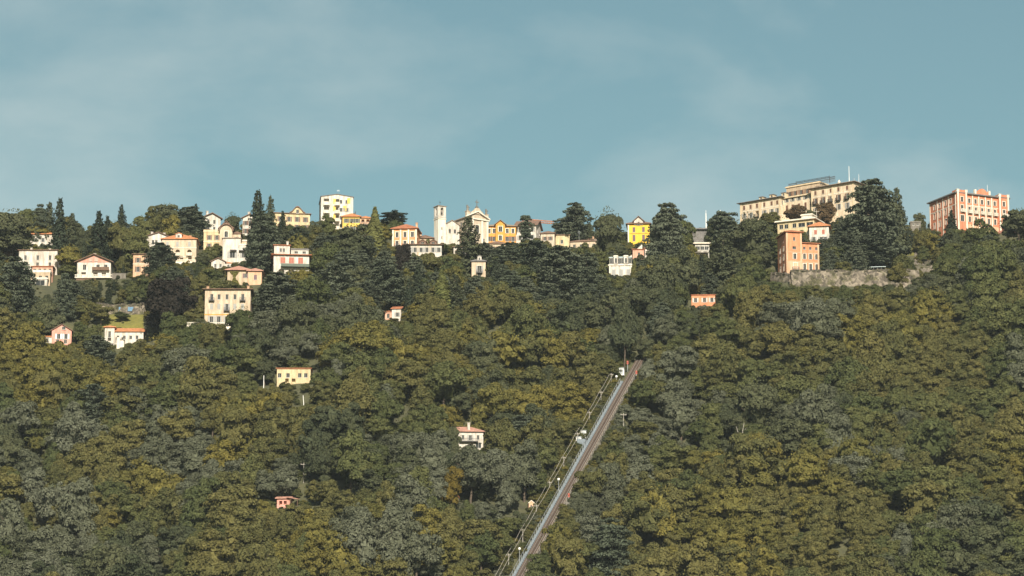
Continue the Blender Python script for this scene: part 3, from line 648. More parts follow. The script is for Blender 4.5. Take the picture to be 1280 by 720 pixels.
# Z cream houses in front of the cedar
th, W, H, k = site('villa', 'pale yellow cube house with flat brown roof under the big cedar', 'pale cube house', 694.5, 712, 294, 310, D=6, vis=(694, 290, 712, 304))
block(th, W, 6, H, 'paleyellow', front=row(H-3.2, 1.4, 1.0, [.45], 'w'), rmat='tileb', pitch=9, oh=.35)
th, W, H, k = site('cottage', 'long low cream cottage with brown lean-to roof beside the pale cube house', 'long low cottage', 713, 746, 302, 312, rot=-10, D=5, vis=(713, 295, 746, 307))
block(th, W, 5, H, 'cream', front=row(H-2.2, 1.2, 1.0, [.15, .4, .65, .88], 'w'), rmat='tileb', pitch=20, oh=.4, found=5, chim=[(3.5, 2, 1.7)])
block(th, W*.3, 4, H+1.1, 'white', ox=W*.32, oy=1.5, front=row(H-.9, 1.1, .8, [.3, .7]), roof='hip', rmat='tileb', pitch=12, oh=.3, wname='side_wall')
antenna(th, -W*.2, 2, H+1.2, 3.6)
# AA yellow house
th, W, H, k = site('villa', 'bright yellow gabled house with dark shutters', 'bright yellow house', 785, 812, 280, 308, rot=-5, D=9, vis=(785, 269, 812, 301))
block(th, W, 9, H, 'yellow', front=row(H-3.1, 1.9, 1.0, [.28, .72], 'C', 'spurple') + row(H-6.6, 2.4, 1.0, [.28, .72], 'C', 'spurple'), right=row(H-3, 1.8, 1, 2, 'C', 'spurple'), roof='hip', rmat='tileb', pitch=24, oh=.8)
block(th, W*.42, 5, H+1.3, 'white', oy=-.25, oz=0, front=row(H-.4, 1.2, .8, [.5]), roof='gabley', rmat='tileb', pitch=42, oh=.6, found=-(H+.25), wname='gable_wall')
b = MB(); b.box(-W/2-.02, -W/2+.45, -.14, -.004, -3, H-.05); b.build('corner_stones', P['trim'], th)
b = MB(); b.box(-W/2, W/2, -.12, -.004, H-3.75, H-3.5); b.build('string_course', P['orange'], th)
# BB salmon house with outside stair
th, W, H, k = site('cottage', 'small pink cottage with outside stair below the bright yellow house', 'small pink stair cottage', 791, 805, 312, 326, D=5, vis=(791, 308, 806, 321))
block(th, W, 5, H, 'rose', front=row(H-2.4, 1.3, .9, [.55]), rmat='tile', pitch=14, oh=.4)
block(th, 3.6, 4, 3.0, 'white', ox=W*.5+2.2, oy=1.5, oz=H*.5, front=row(.9, 1.2, .9, [.4]), roof='gablex', rmat='tileb', pitch=22, oh=.4, wname='side_wall')
b = MB()
for i in range(12): b.box(-W/2-1.5+i*.42, -W/2-1.0+i*.42, 2.3, 3.6, -2, 2.0+i*.42)
b.build('outside_stair', P['trim'], th)
# CC glazed building
th, W, H, k = site('conservatory', 'white villa with blue-grey glazed upper floor and two pale dormers', 'glazed conservatory villa', 761.5, 790, 332, 350, rot=-4, D=8, vis=(761, 321, 789, 342), cat='building')
block(th, W, 8, H, 'white', front=row(.6, H-2.0, 1.3, [.20, .52, .84], 'C', 'sgrey'), roof='flat', rmat='trim', oh=.35)
for x in (-W/2+.3, -W*.14, W*.18, W/2-.3):
    b = MB(); b.box(x-.3, x+.3, -.15, -.004, -2, H-.02); b.build('pilaster', P['trim'], th)
block(th, W-.4, 7, 2.4, 'grey', oy=.3, oz=H+.56, front=row(.2, 1.9, .95, [.07, .18, .38, .49, .60, .82, .93], 'w'), roof='hip', rmat='bluewhite', pitch=14, oh=.3, found=0, wname='glazed_wall')
for x in (-W*.20, W*.24):
    block(th, 1.5, 2.5, 2.6, 'white', ox=x, oy=-.5, oz=H+.56, front=row(.3, 1.8, .8, [.5], 'A'), roof='flat', rmat='trim', oh=.15, found=0, wname='dormer_wall')
# DD station building
th, W, H, k = site('station_building', 'white concrete upper station with dark slab roof beside a tall white mast', 'upper station', 869, 887, 305, 324, D=6, vis=(868, 295, 886, 316), cat='building')
block(th, W, 6, H, 'grey', front=row(.5, 2.4, 1.4, [.25, .7], 'D') + row(H-2.2, 1.3, 1.4, [.2, .5, .8]), roof='flat', rmat='trim', oh=.7)
b = MB(); b.box(-W/2-1.5, W/2-.5, -1.4, .8, H-3.6, H-3.3); b.build('canopy', P['concrete'], th)
b = MB(); b.box(-W*.75, W*.75, 4, 10, H+6.6, H+7.0)
for x in (-W*.6, -.2, W*.6): b.box(x-.15, x+.15, 5, 5.3, H-2, H+6.6)
b.build('slab_roof', P['slate'], th)
b = MB(); b.box(-W*.6+.16, W*.6-.16, 5.1, 9, H-3, H+6.59); b.build('upper_hall', P['slate'], th)
p = hit(883, 316)
b = MB(); b.tube((0, 0, -4), (0, 0, 15), .28, .16, 8); b.tube((0, 0, 15.0), (0, 0, 16.2), .07, .05); m = b.build('mast', P['whitepaint'], None, tuple(p)); tag(m, 'tall white mast standing by the upper station', 'mast', 'white masts by the station')
p = hit(901, 300)
b = MB(); b.tube((0, 0, -4), (0, 0, 11.5), .18, .1, 8); m = b.build('mast', P['whitepaint'], None, tuple(p)); tag(m, 'thin white mast rising out of the umbrella-shaped cedar', 'mast', 'white masts by the station')

# more of the old village between the villas
th, W, H, k = site('villa', 'pale villa glimpsed behind the tallest ridge spruce', 'pale villa behind the ridge spruce', 303, 321, 272, 296, rot=-8, D=8, vis=(303, 266, 312, 290))
block(th, W, 8, H, 'white', front=row(H-2.8, 1.6, .9, [.2, .5, .8], 'S', 'sbrown') + row(H-5.9, 1.7, .9, [.2, .5, .8], 'S', 'sbrown'), roof='gabley', rmat='tileb', pitch=24, oh=.6, chim=[(-1, 3, 2.4)])
th, W, H, k = site('villa', 'white house front showing between the boughs of the cedar uphill of the cream villa', 'white house behind the cedar', 228, 252, 280, 298, D=8, vis=(246, 278, 252, 290))
block(th, W, 8, H, 'white', front=row(H-2.7, 1.5, .9, 4, 'S', 'sgrey'), rmat='tileg', pitch=22, oh=.6)
th, W, H, k = site('cottage', 'low brown-roofed house wedged between the salmon villa and the bell tower', 'brown-roofed wedge house', 521, 541, 298, 309, D=6, vis=(522, 294, 540, 300))
block(th, W, 6, H, 'cream', front=row(H-2.3, 1.3, .9, [.2, .5, .8], 'w'), rmat='tileb', pitch=27, oh=.6, chim=[(-1.6, 2, 2.2)])
th, W, H, k = site('cottage', 'small cream house front under the orange gabled house', 'small cream house under the orange one', 612, 634, 305, 318, rot=5, D=6, vis=(613, 302, 630, 309))
block(th, W, 6, H, 'cream', front=row(H-2.4, 1.4, .9, [.2, .5, .8], 'S', 'sbrown'), rmat='tileb', pitch=24, oh=.5)
th, W, H, k = site('villa', 'cream house with brown roof between the white house under the crane and the cube house', 'cream ridge house', 676, 693, 292, 308, rot=-6, D=7, vis=(678, 288, 692, 299))
block(th, W, 7, H, 'palestone', front=row(H-2.6, 1.4, .9, [.3, .7], 'S', 'sbrown'), rmat='tileb', pitch=25, oh=.5)
# EE grand hotel on the crest, seen from its corner
GR = -37.0
pc = hit(996, 279); k = mpp(pc); W = 134.5*k/math.cos(math.radians(-GR)); H = 11.2
th = thing('grand_hotel', 'long weathered beige hotel with two projecting wings and roof railings on the crest', 'hotel', tuple(pc), math.radians(GR), 'hotels on the hilltop')
RECTS.append((928, 222, 1070, 263, project(*pc)[2])); SHORT.append((pc[0], pc[1], 'long beige hotel'))
c_, s_ = math.cos(math.radians(GR)), math.sin(math.radians(GR))
PADS.append((pc[0], pc[1], c_, s_, W/2+1, -3, 16, pc[2]-1, 'cut'))
LW, CW, RW = W*.36, W*.27, W*.37
zr = 1.0         # the right wing stands a storey higher on the crest
f1 = row(H-2.7, 1.6, .95, [.10, .26, .42, .60, .78, .92], 'C', 'sbrown') + row(H-6.1, 2.0, 1.0, [.10, .26, .60, .78, .92], 'S', 'sgrey') + row(H-6.1, 2.2, 1.5, [.42], 'DB', 'iron') + row(H-9.5, 2.0, 1.0, [.10, .26, .42, .60, .78, .92], 'C', 'sbrown')
block(th, LW, 13, H, 'stucco', ox=-W/2+LW/2, oy=0, oz=0, front=f1, right=row(H-2.7, 1.6, .95, [.1]), roof='hip', rmat='slate', pitch=14, oh=1.0, found=8, band=[H-3.5, H-7.0], wname='wing_wall')
f2 = row(H-2.6, 1.5, 1.0, [.12, .3, .5, .7, .88], 'S', 'sgrey') + row(H-5.8, 1.9, 1.0, [.12, .3, .5, .7, .88], 'C', 'sbrown')
block(th, CW+.6, 10, H-1.2, 'stucco', ox=-W/2+LW+CW/2, oy=2.2, oz=.8, front=f2, roof='flat', rmat='sand', oh=.6, found=8, wname='centre_wall')
f3 = row(.7, 1.9, 1.1, [.10, .26, .44, .62, .8], 'AS', 'sbrown')
block(th, CW+1.2, 6, 4.2, 'beige', ox=-W/2+LW+CW/2, oy=5.2, oz=H+.3, front=f3 + row(.6, 2.3, 2.2, [.93], 'DB', 'iron'), roof='flat', rmat='sand', oh=.4, found=1, wname='upper_storey')
f4 = row(H-2.6, 1.5, .95, [.10, .28, .46, .64, .84], 'C', 'sbrown') + row(H-6.0, 2.1, 1.0, [.10, .28, .46, .64, .84], 'SB', 'sbrown') + row(H-9.6, 2.1, 1.0, [.10, .28, .46, .64, .84], 'S', 'sgrey')
block(th, RW, 14, H, 'stucco', ox=W/2-RW/2, oy=0, oz=zr, front=f4, right=row(H-2.6, 1.5, .95, 4, 'C', 'sbrown') + row(H-6.0, 2.0, 1.0, 4, 'S', 'sbrown'), left=row(H-2.6, 1.5, .9, [.9]), roof='hip', rmat='tileg', pitch=13, oh=1.1, found=9, band=[H-3.5, H-7.0], wname='wing_wall')
for x in (-W/2+.4, -W/2+LW*.5-.2, -W/2+LW-.4):
    b = MB(); b.box(x-.35, x+.35, -.14, -.004, -4, H-.06); b.build('pilaster', P['sand'], th)
for x in (W/2-RW+.4, W/2-RW*.5, W/2-.4):
    b = MB(); b.box(x-.35, x+.35, -.14, -.004, zr-4, zr+H-.06); b.build('pilaster', P['sand'], th)
for x, y, z in ((-W/2+LW*.40, 4.5, H+1.0), (-W/2+LW*.66, 4.5, H+1.2), (-W/2+LW*.97, 4, H+1.0)):
    block(th, 1.7, 2, 1.2, 'sand', ox=x, oy=y-1, oz=z, front=row(.2, .8, .9, [.5], 'A'), roof='hip', rmat='slate', pitch=20, oh=.25, found=.6, wname='dormer_wall')
b = MB(); z0 = H+4.5; xa, xb = -W/2+LW+.2, W/2-RW*.62          # roof railing and sign frame
b.tube((xa, 5.6, z0+1.5), (xb, 5.6, z0+1.5), .12, n=4); b.tube((xa, 5.6, z0+.8), (xb, 5.6, z0+.8), .09, n=4)
for i in range(40): x = xa+(xb-xa)*i/39; b.tube((x, 5.6, z0-.6), (x, 5.6, z0+1.6), .10, n=4)
b.build('roof_railing', P['railing'], th)
b = MB(); xs, xe = xa+3.2, xb-2.5
for x in (xs, xe): b.tube((x, 5.9, z0-.6), (x, 5.9, z0+2.3), .10, n=4)
for i in range(9): b.tube((xs+(xe-xs)*i/8, 5.9, z0+1.6), (xs+(xe-xs)*i/8, 5.9, z0+2.0), .10, n=4)
b.tube((xs, 5.9, z0+2.0), (xe, 5.9, z0+2.0), .09, n=4); b.tube((xs, 5.9, z0+1.6), (xe, 5.9, z0+1.6), .10, n=4); b.build('sign_frame', P['iron'], th)
b = MB(); x = W/2-RW*.52; b.lathe([(.5, H+zr+1), (.5, H+zr+2.2), (.65, H+zr+2.3), (.4, H+zr+2.8), (.05, H+zr+3.4)], 10, x, 5.5); b.build('roof_lantern', P['trim'], th)
b = MB(); x = W/2-RW*.30; b.tube((x, 6, H+zr+1), (x, 6, H+zr+8.2), .13, .07); b.tube((x+3, 8, H+zr+1), (x+3, 8, H+zr+5), .07, .05); b.build('antenna', P['whitepaint'], th)
for x in (W/2-RW*.75, W/2-RW*.15): antenna(th, x, 5, H+zr+1.2, 1.6)
# GG yellow modern building below the hotel
th, W, H, k = site('apartment_house', 'yellow modern house with white flat roof and ribbon windows below the beige hotel', 'yellow flat-roofed house', 973, 1017, 276, 297, rot=-26, D=8, vis=(971, 270, 1012, 289), cat='building')
block(th, W, 8, H, 'paleyellow', front=row(H-2.5, 1.6, 1.5, [.10, .24, .46], 'w') + row(H-2.5, 1.5, 2.6, [.66, .88]) + row(H-5.6, 1.9, 1.4, [.1, .24, .42, .66, .88], 'DB', 'trim'), left=row(H-2.6, 1.5, 1, 2), roof='flat', rmat='trim', oh=.9)
block(th, W*.3, 4, 1.6, 'white', ox=W*.25, oy=2, oz=H+.55, roof='flat', rmat='trim', oh=.3, found=.2, wname='stair_head')
# HH white house orange roof
th, W, H, k = site('villa', 'white cottage with bright orange hipped roof above the tall salmon villa', 'white orange-roofed cottage', 1012, 1036, 283, 302, rot=-9, D=7, vis=(1012, 276, 1037, 297))
block(th, W, 7, H, 'white', front=row(H-2.9, 1.6, 1.0, [.32, .72], 'C', 'sred') + row(H-5.6, 1.7, 1.0, [.22, .60, .82], 'S', 'sgrey'), right=row(H-2.8, 1.5, 1, [.5]), rmat='tileo', pitch=29, oh=.7)
p = hit(1024, 300)
b = MB(); b.tube((0, 0, -2), (0, 0, 12.5), .16, .1, 8); b.box(-1, 1, -.06, .06, 11.8, 11.95); m = b.build('utility_pole', P['palebark'], None, (p[0], p[1]+9, p[2]+1)); tag(m, 'pale utility pole behind the white orange-roofed cottage', 'pole')
# FF tall salmon villa with tower
th, W, H, k = site('villa', 'tall salmon villa with stair tower and three-storey wing above the stone wall', 'tall salmon villa', 982, 1024.5, 304, 340, rot=11, D=11, vis=(973, 288, 1025, 337))
TW = W*.47; TH = H+3.6
block(th, TW, 11, TH, 'salmon', ox=-W/2+TW/2, oy=-.8, front=row(TH-3.0, 1.3, .75, [.52]) + row(TH-6.0, 1.0, 1.3, [.52]) + row(TH-9.5, 1.9, 1.1, [.55], 'wT') + row(.6, 2.4, 1.4, [.58], 'wTB', 'trim'),
      left=row(TH-3.0, 1.3, .8, [.3, .7]) + row(TH-6.2, 1.5, .9, [.3, .7], 'T') + row(TH-9.5, 1.9, 1.0, [.3, .7], 'T') + row(.6, 2.2, 1, [.3, .7], 'T'), rmat='tile', pitch=20, oh=.7, wname='tower_wall')
WW = W-TW
block(th, WW, 10, H, 'salmon', ox=W/2-WW/2, front=row(H-2.2, 1.0, .9, [.18, .52, .86], 'w') + row(H-5.6, 1.9, 1.0, [.18, .52, .86], 'AT') + row(.6, 2.4, 1.0, [.18, .52, .86], 'AT'), right=row(H-5.6, 1.9, 1, 3), rmat='tile', pitch=14, oh=.6)
for x in (-W/2+.3, -W/2+TW-.3):
    b = MB(); b.box(x-.3, x+.3, -.92, -.804, -3, TH-.05); b.build('pilaster', P['peach'], th)
b = MB(); b.box(W/2-.55, W/2+.04, -.12, -.004, -3, H-.05); b.build('pilaster', P['peach'], th)
for z in (3.4, 6.6):
    b = MB(); b.box(-W/2+TW+.01, W/2+.06, -.1, -.004, z, z+.25); b.build('string_course', P['peach'], th)
    b = MB(); b.box(-W/2-.06, -W/2+TW-.01, -.9, -.804, z, z+.25); b.build('string_course', P['peach'], th)
b = MB(); b.box(-W/2+.31, -W/2+TW-.31, -.86, -.804, -2, 3.39); b.build('plinth', P['peach'], th)
# II red and white grand hotel
HR = 25.0
th, W, H, k = site('hotel', 'red and white villa hotel with crested parapet and pilasters on the crest', 'red and white hotel', 1194, 1263, 245, 287, rot=HR, D=19, vis=(1166, 236, 1262, 280), cat='hotel', group='hotels on the hilltop')
cols = [.255, .375, .50, .625, .745]
fr = []
for z, h, st in ((H-3.2, 1.7, 'wT'), (H-7.0, 2.3, 'wTBb'), (H-10.6, 2.1, 'wTA')): fr += row(z, h, 1.05, cols, st)
sd_ = []
for z, h, st in ((H-3.2, 1.7, 'wT'), (H-7.0, 2.3, 'wT'), (H-10.6, 2.1, 'wT')): sd_ += row(z, h, 1.05, [.18, .38, .60, .80], st)
block(th, W, 19, H, 'red', front=fr, left=sd_, right=sd_, roof='flat', rmat='slate', oh=.8, found=8, band=[H-4.3])
for s in (-1, 1):      # corner pavilions
    x = s*(W/2-W*.095)
    pav = row(H-3.2, 1.8, 1.1, [.5], 'wT') + row(H-7.0, 2.4, 1.2, [.5], 'wTBb') + row(H-10.8, 2.3, 1.5, [.5], 'wT')
    block(th, W*.19, 3, H+.4, 'red', ox=x, oy=-.7, front=pav, roof='parapet', rmat='red', found=8, wname='pavilion_wall')
    for t in (-1, 1):
        b = MB(); xx = x+t*(W*.095-.36); b.box(xx-.3, xx+.3, -.95, -.704, -5, H+.45); b.build('pilaster', P['trim'], th)
        b = MB(); b.box(xx-.5, xx+.5, -1.0, -.2, H+.46, H+1.35); b.box(xx-.6, xx+.6, -1.1, -.1, H+1.352, H+1.5); b.build('finial_block', P['trim'], th)
for f in (.315, .435, .565, .685):
    b = MB(); b.box(-W/2+f*W-.22, -W/2+f*W+.22, -.16, -.004, -5, H-.06); b.build('pilaster', P['trim'], th)
for f in (.02, .28, .49, .70, .98):
    b = MB(); y = f*19; b.box(-W/2-.16, -W/2-.004, y-.24, y+.24, -5, H-.06); b.build('pilaster', P['trim'], th)
b = MB(); r_ = W*.135
ring = [(-r_, H+.56), (r_, H+.56), (r_, H+1.6), (r_*.62, H+1.7), (r_*.45, H+2.3), (r_*.2, H+2.7), (0, H+2.85), (-r_*.2, H+2.7), (-r_*.45, H+2.3), (-r_*.62, H+1.7), (-r_, H+1.6)]
b.hull([(x, -.45, z) for x, z in ring], [(x, .3, z) for x, z in ring]); b.build('crest', P['red'], th)
for x in (-r_, r_):
    b = MB(); b.box(x-.4, x+.4, -.6, .4, H+.57, H+2.2); b.build('crest_block', P['trim'], th)
b = MB(); b.box(-W*.315, W*.315, -.10, -.005, -5, 1.5); b.build('base_course', P['peach'], th)
antenna(th, 2, 5, H+.6, 4.2); antenna(th, -3, 8, H+.6, 3.4)
b = MB(); b.tube((W*.28, 6, H), (W*.28, 6, H+6.5), .08, .05); b.build('antenna', P['whitepaint'], th)
block(th, W*.36, 5, 3.0, 'rose', ox=W*.42, oy=-6.2, oz=-4.6, front=row(.7, 1.3, 1.1, 4), roof='parapet', rmat='pink', found=6, wname='podium_wall')
RECTS.append((1250, 288, 1272, 298, project(*th.location)[2]-8))
# small pale hut on the saddle between the hotels
th, W, H, k = site('shed', 'tiny pale shed below the dome-shaped tree near the red and white hotel', 'tiny pale shed', 1138, 1151, 278.5, 283, D=3, vis=(1138, 277, 1151, 281.5), roofpx=1)
block(th, W, 3, 1.5, 'concrete', front=row(.4, .7, .7, [.3, .7]), roof='flat', rmat='concrete', oh=.2, found=4)
# KK small pink house
th, W, H, k = site('cottage', 'small pink house with white shuttered windows in the wood below the stone wall', 'small pink woodland house', 864.5, 894, 369, 384, rot=-5, D=6, vis=(864, 366, 893, 380))
block(th, W, 6, H, 'salmon', front=row(H-2.4, 1.5, 1.0, [.17, .55, .86], 'S', 'frame'), roof='hip', rmat='tile', pitch=6, oh=.25)
# LL pink gabled house and long white house
th, W, H, k = site('cottage', 'pink gabled cottage with arched attic window in the lower village', 'pink gabled cottage', 64.5, 89, 413, 430, rot=4, D=8, vis=(59, 403, 89, 424))
block(th, W, 8, H, 'pink', front=row(H-2.9, 1.7, 1.1, [.35, .72], 'S', 'bluewhite') + row(.2, 1.3, 1.0, [.3, .7]), roof='gabley', rmat='tileb', pitch=31, oh=.5, gable_wins=row(H+.3, 1.0, 1.2, [.6]))
block(th, 3.2, 5, H-2.0, 'white', ox=-W/2-1.6, oy=1.5, front=row(.8, 1.4, 1.0, [.5]), roof='hip', rmat='tileo', pitch=20, oh=.4, wname='side_wall')
th, W, H, k = site('villa', 'long white bungalow with orange roof and raised end tower below a lawn', 'long white bungalow', 131, 179, 410, 430, D=7, vis=(131, 405, 178, 424))
block(th, W*.25, 6, H, 'white', ox=-W*.375, oy=-.8, front=row(H-3.4, 2.1, .9, [.5], 'T') + row(.3, 2, 1.1, [.5], 'D'), roof='hip', rmat='tileo', pitch=22, oh=.5, wname='tower_wall')
block(th, W*.75, 6, H-1.1, 'white', ox=W*.125, front=row(H-3.8, 1.2, .9, [.12, .34, .56, .78], 'w') + row(.3, 2.0, 1.2, [.1, .3], 'D'), roof='gablex', rmat='tileo', pitch=25, oh=.5)
b = MB(); b.box(-W*.16, -W*.08, -3.4, -.004, -4, 1.6); b.box(-W*.08, W*.02, -2.6, -.004, -4, .6); b.build('terrace_stair', P['trim'], th)
# terrace wall above it, lawn
def stone_wall(name, label, pxa, pya, pxb, pyb, h, seg, fill=14, seed=1, ragged=.4, group=None):
    a, c = hit(pxa, pya), hit(pxb, pyb); d = c-a; L = math.hypot(d[0], d[1]); rnd = random.Random(seed)
    ang = math.atan2(d[1], d[0]); n = max(8, int(L/seg)); m = max(4, int(h/0.8)); b = MB()
    zz = [(c[2]-a[2])*i/n for i in range(n+1)]; tops = [h*(1+.04*math.sin(i*.7)) + rnd.uniform(-ragged, ragged) for i in range(n+1)]
    grid = [[(L*i/n + (rnd.uniform(-.2, .2)*seg if 0 < i < n else 0), rnd.uniform(-.28, .1) + .6*j/m, zz[i] - 3 + (tops[i]+3)*j/m) for j in range(m+1)] for i in range(n+1)]
    base = len(b.v); b.v += [q for r in grid for q in r]
    for i in range(n):
        for j in range(m): b.f.append((base+i*(m+1)+j, base+(i+1)*(m+1)+j, base+(i+1)*(m+1)+j+1, base+i*(m+1)+j+1))
    bb = len(b.v)
    for i in range(n+1):
        x, y, z = grid[i][m]; b.v.append((x, y+1.3, z))
        b.v.append((x, y+1.3, z-h-3))
    for i in range(n):
        b.f.append((base+i*(m+1)+m, base+(i+1)*(m+1)+m, bb+2*(i+1), bb+2*i)); b.f.append((bb+2*i, bb+2*(i+1), bb+2*(i+1)+1, bb+2*i+1))
    o = b.build(name, P['rubble'], None, tuple(a)); o.rotation_euler = (0, 0, ang); tag(o, label, 'wall', group)
    for i in range(n):       # coping stones along the crown of the wall
        if rnd.random() < .25: continue
        x0_, z_ = grid[i][m][0], min(grid[i][m][2], grid[i+1][m][2]); w_ = L/n*.9
        q = MB(); t = rnd.uniform(.25, .5); q.box(0, w_, -.25, .75, -.3, t); s = q.build('coping_stone', P['rubble'], o, (x0_, grid[i][m][1], z_)); s.rotation_euler = (0, rnd.uniform(-.06, .06), rnd.uniform(-.05, .05))
    cx, cy = (a[0]+c[0])/2, (a[1]+c[1])/2
    PADS.append((cx, cy, d[0]/L, d[1]/L, L/2-1, 3.4, fill, min(a[2], c[2])+h-.5, 'fill'))
    PADS.append((cx, cy, d[0]/L, d[1]/L, L/2, -7, 1.0, min(a[2], c[2])-.2, 'cut'))
    RECTS.append((pxa, min(pya, pyb)-h/mpp(a)*.9, pxb, max(pya, pyb)-4, project(*a)[2])); SHORT.append((cx, cy, name.replace('_', ' ')))
    return o
stone_wall('retaining_wall', 'long rough stone retaining wall below the tall salmon villa', 990, 358, 1150, 357, 5.6, 1.6, fill=9, seed=4, ragged=.18)
stone_wall('retaining_wall', 'short stretch of overgrown stone wall at the foot of the tall salmon villa', 962, 349, 990, 352, 2.6, 1.4, fill=6, seed=9)
stone_wall('terrace_wall', 'pale stone terrace wall above the lawn of the white bungalow', 120, 391, 180, 391, 3.0, 1.4, fill=7, seed=6, ragged=.25)
for px_, w in ((153, 2.4), (164, 2.2)):
    p = hit(px_, 391); b = MB(); b.box(-w/2, w/2, -.65, -.45, .6, 1.9); b.box(-w/2-.15, w/2+.15, -.7, -.40, .45, .598); o = b.build('cellar_window', P['blue'], None, tuple(p)); tag(o, 'blue cellar window in the pale terrace wall', 'window', 'cellar windows in the terrace wall')
RECTS.append((132, 395, 170, 402, project(*hit(150, 404))[2]))
RECTS.append((1118, 305, 1146, 318, project(*hit(1130, 316))[2])); RECTS.append((1146, 318, 1164, 336, project(*hit(1155, 334))[2]))
# kiosk with pale blue roof on the wall terrace
p = hit(1097, 341)
th = thing('market_canopy', 'open pavilion with pale blue sheet roof on the stone wall terrace', 'pavilion', tuple(p)); RECTS.append((1086, 331, 1108, 338, project(*p)[2])); k = mpp(p); w = 21*k
b = MB(); b.hull([(-w/2, 0, 2.0), (w/2, 0, 2.2), (w/2, 3, 2.7), (-w/2, 3, 2.5)], [(-w/2, 0, 2.15), (w/2, 0, 2.35), (w/2, 3, 2.85), (-w/2, 3, 2.65)]); b.build('roof', P['bluewhite'], th)
for x in np.linspace(-w/2+.2, w/2-.2, 5):
    b = MB(); b.box(x-.07, x+.07, .2, .34, -1.5, 2.05); b.build('post', P['iron'], th); b = MB(); b.box(x-.07, x+.07, 2.6, 2.74, -1.5, 2.4); b.build('post', P['iron'], th)
b = MB(); b.box(-w/2+.3, w/2-.3, 2.3, 2.5, -1.5, 1.0); b.build('parapet', P['brown'], th)
# MM big cream villa
th, W, H, k = site('villa', 'large square cream villa with flat eaves, grey shutters and three iron balconies', 'large square cream villa', 255.5, 312.5, 362, 408, D=12, vis=(255, 357, 313, 398))
c5 = [.15, .31, .485, .66, .83]
fr = row(H-3.3, 1.7, 1.0, [.31, .485, .66], 'w') + row(H-3.6, 2.1, 1.0, [.15, .83], 'wB') + row(H-6.6, 1.8, 1.0, [.15, .31, .66, .83], 'C', 'sgrey') + row(H-7.0, 2.2, 1.0, [.485], 'SB', 'sgrey') + row(.9, 2.5, 1.15, [.15, .31, .485, .66, .83], 'S', 'sgrey')
block(th, W, 12, H, 'cream', front=fr, right=row(H-3.3, 1.7, 1, 3), left=row(H-3.3, 1.7, 1, 3), roof='hip', rmat='tileb', pitch=6, oh=.8, chim=[(-W*.45, 2, 1.0), (W*.44, 2, 1.1)])
b = MB(); b.box(-W/2-.05, W/2+.05, -.1, -.004, H-8.6, H-8.3); b.build('string_course', P['orange'], th)
b = MB(); b.box(-W/2-5.5, W/2+1, -3.2, -3.0, .6, .75); b.box(-W/2-5.5, W/2+1, -3.2, -.2, -5, -.3)
for i in range(44): b.box(-W/2-5.4+i*(W+6.2)/44, -W/2-5.25+i*(W+6.2)/44, -3.18, -3.02, -.298, .598)
b.build('terrace_balustrade', P['trim'], th)
# NN yellow woodland house
th, W, H, k = site('cottage', 'long yellow house with red roof edge standing alone in the wood', 'long yellow house', 346, 388, 461, 480, D=6, vis=(345, 456, 388, 474), group='lone houses in the wood')
block(th, W, 6, H, 'paleyellow', front=row(H-2.7, 1.3, 1.1, [.08, .33, .68, .86], 'w') + row(.3, 1.4, 1.1, [.3, .5], 'D'), roof='hip', rmat='tile', pitch=9, oh=.35)
# OO small white house by the spruce
th, W, H, k = site('cottage', 'small white house with reddish roof beside a dark pointed spruce', 'small white woodland house', 480.5, 501, 386, 400, rot=-10, D=6, vis=(480, 380, 500, 396), group='lone houses in the wood')
block(th, W*.5, 5, H-.8, 'rose', ox=-W*.25, front=row(.9, 1.5, .9, [.4]), roof='hip', rmat='tile', pitch=15, oh=.3, oy=.8)
block(th, W*.55, 6, H, 'white', ox=W*.23, front=row(H-2.7, 1.4, .9, [.6], 'S', 'sgrey'), roof='gablex', rmat='tile', pitch=20, oh=.4, wname='side_wall')
# PP white house with pink roof
th, W, H, k = site('villa', 'white two-storey house with pink hipped roof and chimney deep in the wood', 'pink-roofed white house', 558, 604, 540, 562, rot=3, D=7, vis=(576, 531, 605, 553), group='lone houses in the wood')
block(th, W, 7, H, 'white', front=row(H-2.4, 1.4, .8, [.2, .45, .86], 'w') + row(H-2.6, 1.6, .9, [.65], 'S', 'sgrey') + row(.3, 1.9, 1.2, [.68], 'AD') + row(.5, 1.7, 1.7, [.87], 'w'), roof='hip', rmat='tilep', pitch=25, oh=.6, chim=[(1.2, .8, 2.4)])
b = MB(); b.box(-W*.15, W*.36, -1.2, -.004, H-3.1, H-2.95)
for i in range(24): b.box(-W*.15+i*W*.51/24, -W*.15+i*W*.51/24+.05, -1.18, -1.12, H-2.948, H-2.2)
b.box(-W*.15, W*.36, -1.2, -1.1, H-2.198, H-2.1); b.build('balcony', P['iron'], th)
# QQ ruined shed, RR cabin
th, W, H, k = site('shed', 'small broken terracotta shed with sagging roof in the lower wood', 'small terracotta shed', 346, 362, 623, 633, rot=-8, D=4, vis=(346, 616, 371, 629), group='lone houses in the wood')
block(th, W, 4, H, 'pink', front=row(.4, 1.2, .9, [.3, .65], 'D'), roof='gablex', rmat='tilep', pitch=16, oh=.5, found=4)
b = MB(); b.hull([(W*.3, -.9, H+.1), (W*1.2, -.9, H-.5), (W*1.2, 2, H-.1), (W*.3, 2, H+.6)], [(W*.3, -.9, H+.25), (W*1.2, -.9, H-.35), (W*1.2, 2, H+.05), (W*.3, 2, H+.75)]); b.build('lean_to_roof', P['tilep'], th)
for x in (W*.62, W*1.15):
    b = MB(); b.box(x-.08, x+.08, -.7, -.54, -4, H-.35); b.build('post', P['brown'], th)
th, W, H, k = site('cabin', 'narrow peach hut with pointed gable beside the funicular track', 'narrow peach hut', 661, 667.5, 629, 640, rot=8, D=2.5, vis=(660, 625, 668, 637), group='lone houses in the wood')
